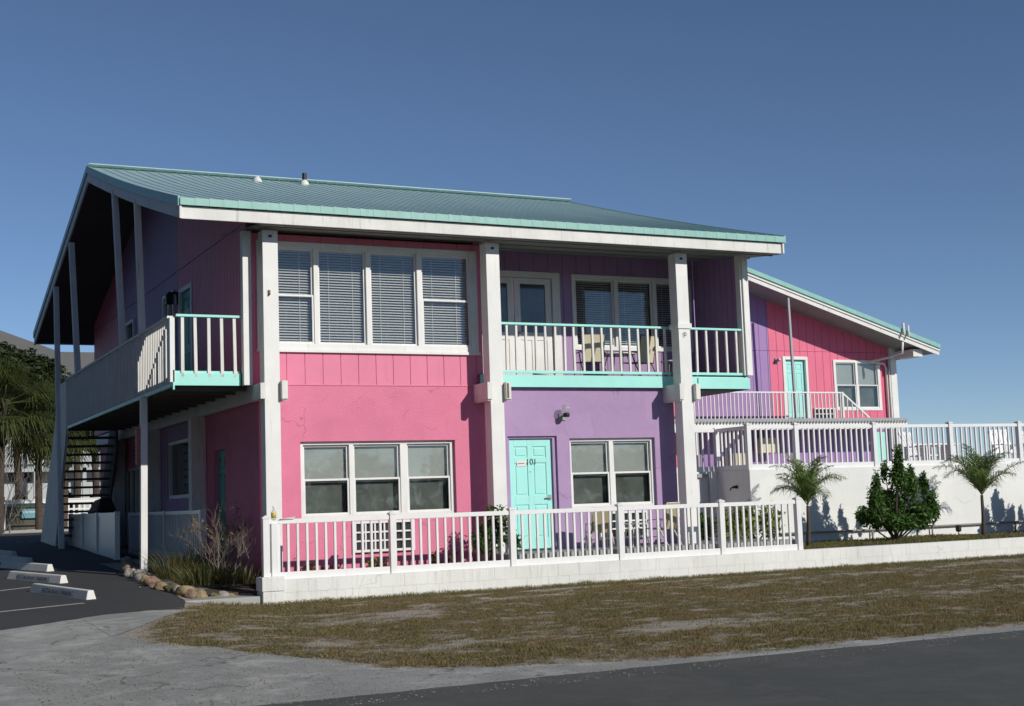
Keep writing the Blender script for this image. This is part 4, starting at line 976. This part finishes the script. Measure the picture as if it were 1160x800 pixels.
# ground spotlight in the bed
t = thing('garden_spotlight', (22.55, 23.6, -1.08), 'small black spotlight in the bed left of the right-hand young palm', 'spotlight')
mb = MB(); mb.lathe((22.55, 23.6, -1.08), [(.012, 0), (.012, .08)], 6); mb.build('stake', 'black', t)
mb = MB(); mb.lathe((22.55, 23.6, -1.0), [(.04, 0), (.065, .03), (.065, .14), (.05, .15)], 12); mb.build('head', 'black', t)
# pool furniture seen through the fence
def lounge(loc, rz, label):
    t = thing('slatted_chair', loc, label, 'chair', 'white chairs on the pool terrace'); A = at(loc, rz)
    mb = MB(A)
    for i in range(6): mb.poly([(-.3+i*.1, .25, .35), (-.22+i*.1, .25, .35), (-.22+i*.1, .5, 1.05), (-.3+i*.1, .5, 1.05)], [(-.3+i*.1, .27, .35), (-.22+i*.1, .27, .35), (-.22+i*.1, .52, 1.05), (-.3+i*.1, .52, 1.05)])
    mb.box(-.32, .32, .48, .52, .95, 1.02); mb.build('backrest', 'vinyl', t)
    mb = MB(A)
    for i in range(5): mb.box(-.3, .3, -.3+i*.12, -.21+i*.12, .36, .39)
    mb.build('seat', 'vinyl', t)
    for sx in (-.33, .33):
        mb = MB(A); mb.box(sx-.06, sx+.06, -.35, .4, .6, .63); mb.build('armrest', 'vinyl', t)
        for yy in (-.3, .3): mb = MB(A); mb.box(sx-.03, sx+.03, yy-.04, yy+.04, 0, .6); mb.build('leg', 'vinyl', t)
for k, (x, y, rz, lb) in enumerate(((26.6, 29, .3, 'white slatted pool chair behind the fence, leftmost, by the corner post of the rear wing'), (29.2, 28.4, -.2, 'white slatted pool chair second from the left behind the right part of the pool fence'), (31.2, 29.2, .4, 'white slatted pool chair third from the left behind the pool fence, above the right-hand palm'), (34.0, 30.5, 0, 'white slatted pool chair farthest right behind the pool fence'))): lounge((x, y, .49), rz, lb)
t = thing('picnic_table', (28.0, 30.5, .49), 'long white slatted bench table behind the middle of the right pool fence', 'table')
mb = MB()
for i in range(6): mb.box(27.2, 29.1, 30.2+i*.12, 30.3+i*.12, 1.2, 1.24)
mb.build('table_top', 'vinyl', t)
for x in (27.3, 28.1, 28.9): mb = MB(); mb.box(x, x+.1, 30.25, 30.8, .49, 1.2); mb.build('leg', 'vinyl', t)
t = thing('wall_cabinet', (24.95, 35.4, .49), 'cream box standing by the violet lower wall behind the pool fence', 'cabinet')
mb = MB(); mb.box(24.9, 25.6, 35.4, 35.95, .49, 1.25); mb.build('body', 'stucco_tan', t, .01); mb = MB(); mb.box(26.1, 26.75, 35.5, 35.93, 1.25, 1.72); mb.build('top_box', 'cream', t, .01)

# wheel stops
def wheel_stop(R_, L_, label, text):
    xr, yr = R_; xl, yl = L_; zr_, zl_ = G(xr, yr), G(xl, yl)
    t = thing('wheel_stop', (xr, yr, zr_), label, 'wheel stop', 'painted concrete wheel stops in the parking lot')
    a = Vector((xr, yr, zr_)); b = Vector((xl, yl, zl_)); d = (b-a).normalized(); n = Vector((d.y, -d.x, 0)).normalized()
    if n.x < 0: n = -n
    up = Vector((0, 0, 1)); ring = lambda p, k: [p-up*.02, p+up*.0+n*0, p+n*.035*1+up*.135, p+n*.125+up*.135, p+n*.16, p+n*.16-up*.02]
    mb = MB(); r0 = ring(a, 0); r1 = ring(b, 1); r0[2] += d*.02; r0[3] += d*.02; r1[2] -= d*.05; r1[3] -= d*.05; mb.poly(r0, r1)
    o = mb.build('body', 'white_old', t, .012)
    if text:
        fv = (up*.135+n*.035).normalized()
        text_mesh(text, .1, 'lettering', 'ink', o, (a+b)/2+fv*.03-n*.004+d*.0, -d, fv, .003)
V2 = [((3.36, 20.98), (2.80, 22.85), 'white wheel stop nearest the road, with faded black lettering', 'RESTAURANT PARKING'),
      ((3.44, 24.11), (2.78, 25.75), 'white wheel stop with faded lettering, second from the road', 'RESTAURANT PARKING'),
      ((3.61, 26.94), (2.95, 28.6), 'white wheel stop half in the building shadow, third from the road', None),
      ((3.52, 29.12), (2.9, 30.9), 'shaded wheel stop, fourth from the road', None),
      ((3.5, 31.58), (2.9, 33.3), 'farthest wheel stop, deep in the building shadow', None)]
for a, b, lb, tx in V2: wheel_stop(a, b, lb, tx)

# ------------------------------------------------------------------ stones round the bed
stn = [(5.28, 28.1), (4.95, 26.3), (4.88, 25.5), (4.75, 24.85), (4.78, 24.35), (4.72, 23.75), (4.68, 23.2), (4.66, 22.75), (4.7, 22.3), (4.82, 21.98), (4.88, 21.8), (4.93, 21.65), (5.0, 21.5), (5.12, 21.5), (5.36, 21.55), (5.5, 21.56), (5.62, 21.55), (5.78, 21.54), (5.9, 21.55)]
order = ['farthest', 'second farthest', 'third farthest', 'fourth farthest', 'fifth', 'sixth', 'seventh', 'eighth', 'ninth', 'tenth', 'eleventh', 'twelfth', 'thirteenth', 'fourteenth', 'fifteenth', 'sixteenth', 'seventeenth', 'eighteenth', 'last, at the white pier,']
for k, (x, y) in enumerate(stn):
    rk = random.Random(k*7+1); kind = STONES[(k*3+1) % 5][0] if k not in (3, 4, 5) else 'pale grey'
    r = (.12 if k < 9 else .11 if k < 14 else .08)*rk.uniform(.85, 1.25); z = G(x, y)
    mb = MB(); n, m_ = 14, 9; vs = []; sq = rk.uniform(.65, .9); el = rk.uniform(1, 1.35); rot = rk.uniform(0, 3)
    for i in range(m_+1):
        ph = math.pi*i/m_
        for j in range(n):
            th = 2*math.pi*j/n; d = Vector((math.sin(ph)*math.cos(th), math.sin(ph)*math.sin(th), math.cos(ph)))
            q = 1+.45*noise.noise(d*1.3+Vector((k*3.1, 0, 0)))+.15*noise.noise(d*4+Vector((k, 0, 0)))
            p = Vector((d.x*el, d.y, d.z*sq))*r*q; c, s = math.cos(rot), math.sin(rot)
            vs.append((x+c*p.x-s*p.y, y+s*p.x+c*p.y, z+r*.45+p.z))
    mb.add(vs, [(i*n+j, (i+1)*n+j, (i+1)*n+(j+1) % n, i*n+(j+1) % n) for i in range(m_) for j in range(n)])
    o = mb.build('stone', SM[kind], smooth=True)
    tag(o, f'{kind} bed edging stone, {order[k]} counted from the porch end'.replace(',  ', ', '), 'stone', 'stones edging the flower bed')

# ------------------------------------------------------------------ garden plants
def tuft(name, loc, n, h, spread, mats, label, cat, seed, w=.006, group=None, lean=1.3):
    t = thing(name, loc, label, cat, group); rs = np.random.RandomState(seed)
    a = rs.uniform(0, 6.28, n); r = spread*np.sqrt(rs.rand(n))
    P = np.stack([loc[0]+r*np.cos(a), loc[1]+r*np.sin(a), np.full(n, loc[2]), rs.uniform(.5, 1.1, n), rs.randint(0, len(mats), n)], 1)
    blades('blades', mats, P, h, w, lean, seed, t); return t
tuft('ornamental_grass', (5.3, 23.6, -1.08), 520, .42, .42, ['straw', 'darkgrass'], 'straw coloured arching grass clump behind the stones, nearest the white post', 'grass clump', 1, group='grass clumps in the corner bed')
tuft('ornamental_grass', (5.5, 22.6, -1.15), 700, .3, .45, ['darkgrass', 'darkgrass', 'straw'], 'dark green low grass clump in the middle of the corner bed', 'grass clump', 2, group='grass clumps in the corner bed')
tuft('ornamental_grass', (5.95, 22.2, -1.15), 420, .28, .35, ['darkgrass', 'straw'], 'dark grass clump right behind the white pier', 'grass clump', 3, group='grass clumps in the corner bed')
tuft('ornamental_grass', (5.7, 24.2, -1.0), 340, .4, .4, ['straw', 'darkgrass'], 'straw coloured clump in front of the porch fence', 'grass clump', 4, group='grass clumps in the corner bed')
def twig_bush(name, loc, n, L, label, cat, seed, leaf=None, r=.012, depth=3, leafn=0, ls=.03, spread=.7, mat='twig', up=.8, group=None):
    t = thing(name, loc, label, cat, group); rs = random.Random(seed); mb = MB()
    for i in range(n):
        a = rs.uniform(0, 6.28); d = (math.cos(a)*.6, math.sin(a)*.6, up+rs.uniform(0, .6))
        limbs(mb, (loc[0]+.1*math.cos(a), loc[1]+.1*math.sin(a), loc[2]-.03), d, L*rs.uniform(.7, 1.1), r, depth, rs, spread, 4, .25)
    mb.build('branches', mat, t)
    if leaf and leafn:
        v = np.array(mb.v); k = np.random.RandomState(seed).choice(len(v), leafn); quads('leaves', leaf, v[k]+np.random.RandomState(seed).normal(size=(leafn, 3))*ls, None, ls, t, seed)
    return t
twig_bush('bare_bush', (5.85, 23.3, -1.05), 13, .52, 'bare twiggy bush in the corner bed against the shaded pink wall', 'bush', 5, 'straw', .010, 4, 260, .022)
twig_bush('bare_bush', (5.75, 22.3, -1.15), 9, .44, 'smaller bare twiggy bush just behind the white pier', 'bush', 6, None, .008, 4)
for (x, y, h, leaf, lb, sd) in ((6.95, 21.75, .3, 'redleaf', 'small reddish plant behind the first fence bay, near the left end', 11), (7.35, 21.7, .22, 'redleaf', 'small reddish plant second from the left behind the fence', 12), (8.1, 21.7, .3, 'yelleaf', 'yellowish plant under the air conditioner of the pink wall', 13), (8.35, 21.8, .18, 'redleaf', 'low plant beside the fence post near the air conditioner', 14), (9.25, 21.75, .34, 'redleaf', 'reddish stalky plant behind the second fence bay', 15)):
    twig_bush('bed_plant', (x, y, -1.06), 5, h*.6, lb, 'plant', sd, leaf, .004, 1, 90, .03, .7, 'bark', 1.2, 'small plants along the pink wall')
def leafy(name, loc, clumps, n, size, leaf, label, cat, seed, group=None, trunk=True, shell=.3):
    t = thing(name, loc, label, cat, group); rs = random.Random(seed)
    mb = MB()
    for c in clumps:
        p0 = Vector(loc); p1 = Vector(c[:3]); q = p0.lerp(p1, .5)+Vector((rs.uniform(-.05, .05), rs.uniform(-.05, .05), -.05)); mb.tube([p0+Vector((rs.uniform(-.04, .04), rs.uniform(-.04, .04), -.05)), q, p1+Vector((0, 0, c[5]*.5))], .022 if c[5] > .2 else .01, 6, .006)
    mb.build('stems', 'bark', t)
    P, d = cloud(clumps, n, seed, shell); quads('leaves', leaf, P, d*.35+np.array([0, 0, .3]), size, t, seed); return t
leafy('yard_bush', (10.1, 21.55, -1.06), [(10.0, 21.55, -.55, .22, .18, .3), (10.3, 21.5, -.4, .22, .18, .38), (10.15, 21.55, -.25, .1, .1, .25), (9.85, 21.5, -.7, .16, .14, .16), (10.5, 21.45, -.68, .15, .12, .16)], 900, .035, 'leaf', 'dark green leafy bush behind the fence at the second column', 'bush', 21)
leafy('yard_bush', (16.35, 22.6, ZF), [(15.75, 22.7, -.6, .3, .25, .35), (16.15, 22.6, -.5, .3, .25, .38), (16.6, 22.5, -.55, .3, .25, .35)], 1300, .04, 'yelleaf', 'yellow-green variegated bush behind the last fence bay', 'bush', 22)
leafy('yard_bush', (15.3, 23.2, ZF), [(15.2, 23.2, -.6, .3, .25, .32), (15.6, 23.3, -.6, .25, .25, .3)], 800, .04, 'leaf', 'dark bush in the shade beside the grey wall', 'bush', 23)
# big evergreen shrub: upright leafy shoots
def big_shrub(x, y, z, label, seed, k=1.0, grp=None):
    rs = random.Random(seed); cl = []
    for (dx, dz, r, h) in ((-.03, 1.5, .09, .42), (0, 1.15, .2, .4), (-.42, 1.0, .09, .42), (-.3, .75, .2, .45), (-.62, .72, .08, .3), (.3, .95, .16, .42), (.66, 1.02, .07, .34), (.9, .98, .065, .32), (.76, .62, .16, .4), (.1, .62, .34, .45), (-.32, .42, .26, .33), (.45, .4, .3, .33), (.5, 1.2, .06, .28), (.16, 1.35, .09, .34), (-.2, 1.28, .07, .32), (-.5, .45, .18, .25), (0, .3, .32, .22), (-.2, .3, .22, .2), (.25, .28, .26, .2), (.55, .5, .2, .3), (.85, .5, .12, .25)):
        cl.append((x+dx*k, y+rs.uniform(-.25, .25)*k, z+.05+dz*k, r*k, max(r*.9, .1)*k, h*k*.75))
    return leafy('evergreen_shrub', (x, y, z), cl, 15500, .031, 'leaf', label, 'shrub', seed, grp, shell=.1)
big_shrub(19.72, 22.45, -1.08, 'large dense dark green shrub against the white retaining wall between the two young palms', 31, 1.09)
big_shrub(24.75, 22.6, -1.08, 'dark green shrub beyond the right edge, casting its shadow on the retaining wall', 33, .95)
palm_feather('young_palm', (17.5, 22.45, -1.08), .8, 18, 1.2, 'young feather palm beside the end of the low fence, left of the shrub', 'palm', 41, 'young palms before the retaining wall', (.03, 0), .5)
palm_feather('young_palm', (22.3, 22.6, -1.08), .88, 20, 1.3, 'young feather palm right of the dark green shrub', 'palm', 42, 'young palms before the retaining wall', (.02, 0), 1.2)

# ------------------------------------------------------------------ background beyond the parking lot
for k, (b_, t_, nl, Rr, lb) in enumerate((((8.0, 62, -.6), (7.95, 62, 4.1), 34, 2.3, 'fan palm with a rough booted trunk, right-hand one of the palms beyond the parking lot'), ((6.2, 60, -.6), (6.3, 60, 4.7), 34, 2.4, 'fan palm at the left edge of the view beyond the parking lot'), ((9.6, 66, -.6), (9.7, 66, 4.0), 26, 1.9, 'fan palm behind the outside stair'))):
    palm_fan(b_, t_, nl, Rr, lb, 50+k, 'fan palms beyond the parking lot', 2)
def tree(base, clumps, n, size, label, seed, mat='oak', trunk='bark', tr=.22, grp='broad trees beyond the parking lot'):
    t = thing('oak_tree', base, label, 'tree', grp); rs = random.Random(seed); mb = MB(); b = Vector(base)
    cx = sum(c[0] for c in clumps)/len(clumps); cz = min(c[2] for c in clumps); fork = Vector((b.x*.5+cx*.5, b.y, max(b.z+1, cz-.8)))
    mb.tube([b, b.lerp(fork, .5)+Vector((.1, 0, 0)), fork], tr, 8, tr*.7)
    for c in clumps: mb.tube([fork, fork.lerp(Vector(c[:3]), .5)+Vector((rs.uniform(-.3, .3), 0, .2)), Vector(c[:3])+Vector((0, 0, c[5]*.4))], tr*.45, 6, .03)
    mb.build('trunk', trunk, t)
    P, d = cloud(clumps, n, seed, .35); quads('crown', mat, P, d*.4+np.array([0, 0, .3]), size, t, seed, 1.3); return t
def clumpy(cx, cy, cz, rx, ry, rz, n, seed, r0=.9):
    rs = random.Random(seed); out = []
    for i in range(n):
        a = rs.uniform(0, 6.28); e = rs.uniform(-.6, 1.3); k = rs.uniform(.35, .85)
        r = r0*rs.uniform(.6, 1.25); out.append((cx+rx*k*math.cos(a)*math.cos(e), cy+ry*k*math.sin(a), cz+rz*k*math.sin(e), r, r, r*.7))
    return out
tree((8.4, 72.6, -.6), clumpy(8.3, 72.6, 5.7, 2.8, 2.2, 2.2, 34, 61)+[(7.2, 72, 7.9, 1.1, 1, .75), (8.3, 72, 7.7, 1.1, 1, .75), (9.4, 72, 7.3, 1.0, 1, .7), (6.1, 72, 8.0, 1.1, 1, .7), (7.8, 71.5, 6.9, 1.2, 1, .8), (9.2, 71.5, 6.4, 1.2, 1, .8), (6.8, 71.5, 6.2, 1.2, 1, .9)], 32000, .11, 'broad dark green tree at the left edge in front of the grey roofed house', 61)
tree((11.4, 75, -.6), clumpy(11.6, 75, 5.0, 2.2, 2.2, 2.4, 24, 62), 14000, .1, 'dark green tree seen right of the thin white post', 62)
tree((12.6, 76, -.6), clumpy(12.5, 76, 4.4, 1.8, 2, 1.5, 12, 63), 6000, .1, 'tree seen through the open treads of the stair', 63)
t = thing('bare_tree', (6.6, 57, -.6), 'leafless grey shrub tree left of the palm trunk beyond the parking lot', 'tree'); mb = MB(); r_ = random.Random(8)
for i in range(3): limbs(mb, (6.1+r_.uniform(-.2, .2), 57, -.6), (r_.uniform(-.6, .6), r_.uniform(-.4, .4), 1.2), 1.2, .03, 4, r_, .55, 4, .2, .4)
mb.build('branches', 'greybark', t)
# lattice fence and dumpster
LF = thing('lattice_fence', (4, 72, -.65), 'white lattice fence behind the dumpster', 'fence')
mb = MB(); mb.box(-6, 16, 72, 72.1, .72, .88); mb.box(-6, 16, 72, 72.1, -.62, -.05); mb.box(-6, 16, 71.97, 72.12, .88, .93); mb.build('rails', 'vinyl', LF)
mb = MB(); x = -6
while x < 16: mb.box(x, x+.09, 72.02, 72.06, -.05, .72); x += .26
for z in (.1, .36, .6): mb.box(-6, 16, 72.015, 72.065, z, z+.08)
mb.build('lattice', 'vinyl', LF)
for x in (-6, -2, 2, 6, 10, 14): mb = MB(); mb.box(x, x+.12, 71.95, 72.1, -.65, .95); mb.build('post', 'vinyl', LF)
Dp = thing('dumpster', (7.9, 66.5, -.62), 'dull steel dumpster with green lid and pale blue sticker', 'dumpster')
mb = MB(); mb.poly([(7.15, 66, -.5), (8.75, 66, -.5), (8.75, 67.4, -.5), (7.15, 67.4, -.5)], [(7.05, 65.9, .48), (8.85, 65.9, .48), (8.85, 67.5, .6), (7.05, 67.5, .6)])
for z in (-.3, .1): mb.box(7.1, 8.8, 65.85, 65.95, z, z+.05)
mb.build('body', 'bin', Dp, .01); mb = MB(); mb.poly([(7.0, 65.85, .5), (8.9, 65.85, .5), (8.9, 67.55, .62), (7.0, 67.55, .62)], [(7.0, 65.85, .56), (8.9, 65.85, .56), (8.9, 67.55, .7), (7.0, 67.55, .7)]); mb.build('lid', 'binlid', Dp)
mb = MB(); mb.box(7.75, 8.45, 65.8, 65.83, .02, .42); sk = mb.build('sticker', 'sticker', Dp); mb = MB(); mb.box(7.8, 8.4, 65.79, 65.8, .25, .33); mb.build('sticker_band', 'farwall', sk)
mb = MB(); mb.box(6.9, 7.0, 65.3, 65.4, -.65, .2); tag(mb.build('bollard', 'vinyl'), 'thin white bollard left of the dumpster', 'bollard')
mb = MB(); mb.box(-8, 13, 61.5, 61.8, -.7, -.48); o = mb.build('kerb', 'concrete'); o['kind'] = 'structure'
# unseen trees added left and behind to cut sky light on the parking side
cl = []
for i in range(26):
    r_ = random.Random(900+i); y = -6+i*2.4; x = -9-r_.uniform(0, 4)
    for j in range(7): cl.append((x+r_.uniform(-1.5, 1.5), y+r_.uniform(-1.5, 1.5), r_.uniform(1, 11.5), 2.1, 2.1, 1.9))
for i in range(18):  # second unseen row across the road, added to dim fill light
    r_ = random.Random(1900+i); x = -14+i*3.4
    for j in range(7 if x < 6 else 3): cl.append((x+r_.uniform(-1.5, 1.5), -26+r_.uniform(-1.5, 1.5), r_.uniform(-.5, 9.5 if x < 6 else 2.2), 2.2, 2.0, 1.8))
P, d = cloud(cl, 42000, 77, .5); tag(quads('sky_block_trees', 'oak', P, d*.4, .26, None, 77, 1.3), 'unseen belt of dark green trees added around the street to block sky light', 'trees', kind='stuff')
# far houses
H = thing('beach_house', (10.5, 88, -.6), 'large far white house with arched openings, balcony and grey roof behind the trees', 'house')
HF = front(88)
op = [(3.5, 6.0, -.6, 1.7), (6.7, 9.4, -.6, 1.75), (9.7, 10.75, -.6, 1.5), (11.9, 13.4, -.6, 1.7), (14.3, 16.5, -.6, 1.7)]
flat_wall(HF, 2, 18, -.6, 7.2, op, -.3).build('wall', 'farwall', H)
mb = MB(HF); mb.box(2, 18, -2, -1.9, -.6, 6)
for a, b, z0, z1 in ((4, 6, 3.2, 5), (7.5, 9, 3.0, 5), (9.6, 10.9, 2.2, 2.9), (12, 13.6, 3.2, 5), (14.6, 16, 3.2, 5)): mb.box(a, b, .0, .03, z0, z1)
mb.build('window', 'fardark', H)
for a, b, z0, z1 in op:
    mb = MB(HF); k = 10
    for i in range(k):
        u0, u1 = a+(b-a)*i/k, a+(b-a)*(i+1)/k; c = (a+b)/2; um = (u0+u1)/2; h = .75*(1-math.sqrt(max(0, 1-((um-c)/((b-a)/2))**2))); mb.box(u0, u1, -.3, .02, z1-h, z1+.12)
    mb.build('arch', 'farwall', H)
mb = MB(HF); mb.box(2, 18, .02, 1.2, 2.75, 2.95)
x = 2.1
while x < 18: mb.box(x, x+.06, 1.1, 1.16, 2.95, 3.75); x += .2
mb.box(2, 18, 1.08, 1.18, 3.75, 3.85)
for x in (2, 6.3, 10.9, 13.7, 17.8): mb.box(x, x+.22, 1.0, 1.2, -.6, 6.5)
mb.build('balcony', 'farwall', H)
mb = MB(HF); mb.poly([(-6, 1.5, 12.2), (-6, -12, 12.2), (-6, -12, 6), (-6, 1.5, 6)], [(6, 1.5, 12.2), (6, -12, 12.2), (6, -12, 6), (6, 1.5, 6)])
mb.poly([(6, 1.5, 12.2), (6, -12, 12.2), (6, -12, 6), (6, 1.5, 6)], [(13.2, 1.5, 9.6), (13.2, -12, 9.6), (13.2, -12, 6), (13.2, 1.5, 6)])
mb.build('roof', 'farroof', H)
H2 = thing('beach_house', (15, 100, -.6), 'second far house with a lower grey roof, seen right of the thin post', 'house')
mb = MB(); mb.box(11, 22, 98, 108, -.6, 8); mb.build('wall', 'farwall', H2)
mb = MB(); mb.poly([(12.6, 96, 11.0), (24, 96, 11.0), (24, 96, 8), (11, 96, 8)], [(12.6, 110, 11.0), (24, 110, 11.0), (24, 110, 8), (11, 110, 8)]); mb.build('roof', 'farroof', H2)

# ------------------------------------------------------------------ light, sky, camera
sd = Vector((.43, -1.0, .55)).normalized()
sun = bpy.data.lights.new('sun', 'SUN'); sun.energy = 3.65; sun.angle = math.radians(.5); sun.color = (1, .95, .87)
so = bpy.data.objects.new('sun', sun); COL.objects.link(so); so.rotation_euler = sd.to_track_quat('Z', 'Y').to_euler(); so.location = (10, -20, 30)
w = bpy.data.worlds.new('World'); S.world = w; w.use_nodes = True; nt = w.node_tree; bg = nt.nodes['Background']
sky = nt.nodes.new('ShaderNodeTexSky'); sky.sky_type = 'NISHITA'; sky.sun_disc = False
sky.sun_elevation = math.asin(sd.z); sky.sun_rotation = math.atan2(sd.x, sd.y)
sky.air_density = .6; sky.dust_density = 0; sky.ozone_density = 3.0; sky.altitude = 0
nt.links.new(sky.outputs[0], bg.inputs[0]); bg.inputs[1].default_value = .088
cam = bpy.data.cameras.new('camera'); co = bpy.data.objects.new('camera', cam); COL.objects.link(co); S.camera = co
cam.sensor_fit = 'HORIZONTAL'; cam.sensor_width = 36; cam.lens = 1573.07/1160*36; cam.clip_end = 10000; cam.clip_start = .1
yw, pt, ro = map(math.radians, (26.2556, 6.1159, -1.9721))
f = Vector((math.sin(yw)*math.cos(pt), math.cos(yw)*math.cos(pt), math.sin(pt))); r0 = Vector((math.cos(yw), -math.sin(yw), 0)); u0 = r0.cross(f)
r1 = math.cos(ro)*r0+math.sin(ro)*u0; u1 = -math.sin(ro)*r0+math.cos(ro)*u0
co.matrix_world = Matrix(((r1.x, u1.x, -f.x, 0), (r1.y, u1.y, -f.y, 0), (r1.z, u1.z, -f.z, 0), (0, 0, 0, 1)))
S.render.engine = 'CYCLES'; S.render.resolution_x = 1024; S.render.resolution_y = 706
S.view_settings.view_transform = 'Standard'; S.view_settings.look = 'None'; S.view_settings.gamma = 1; S.view_settings.exposure = 0
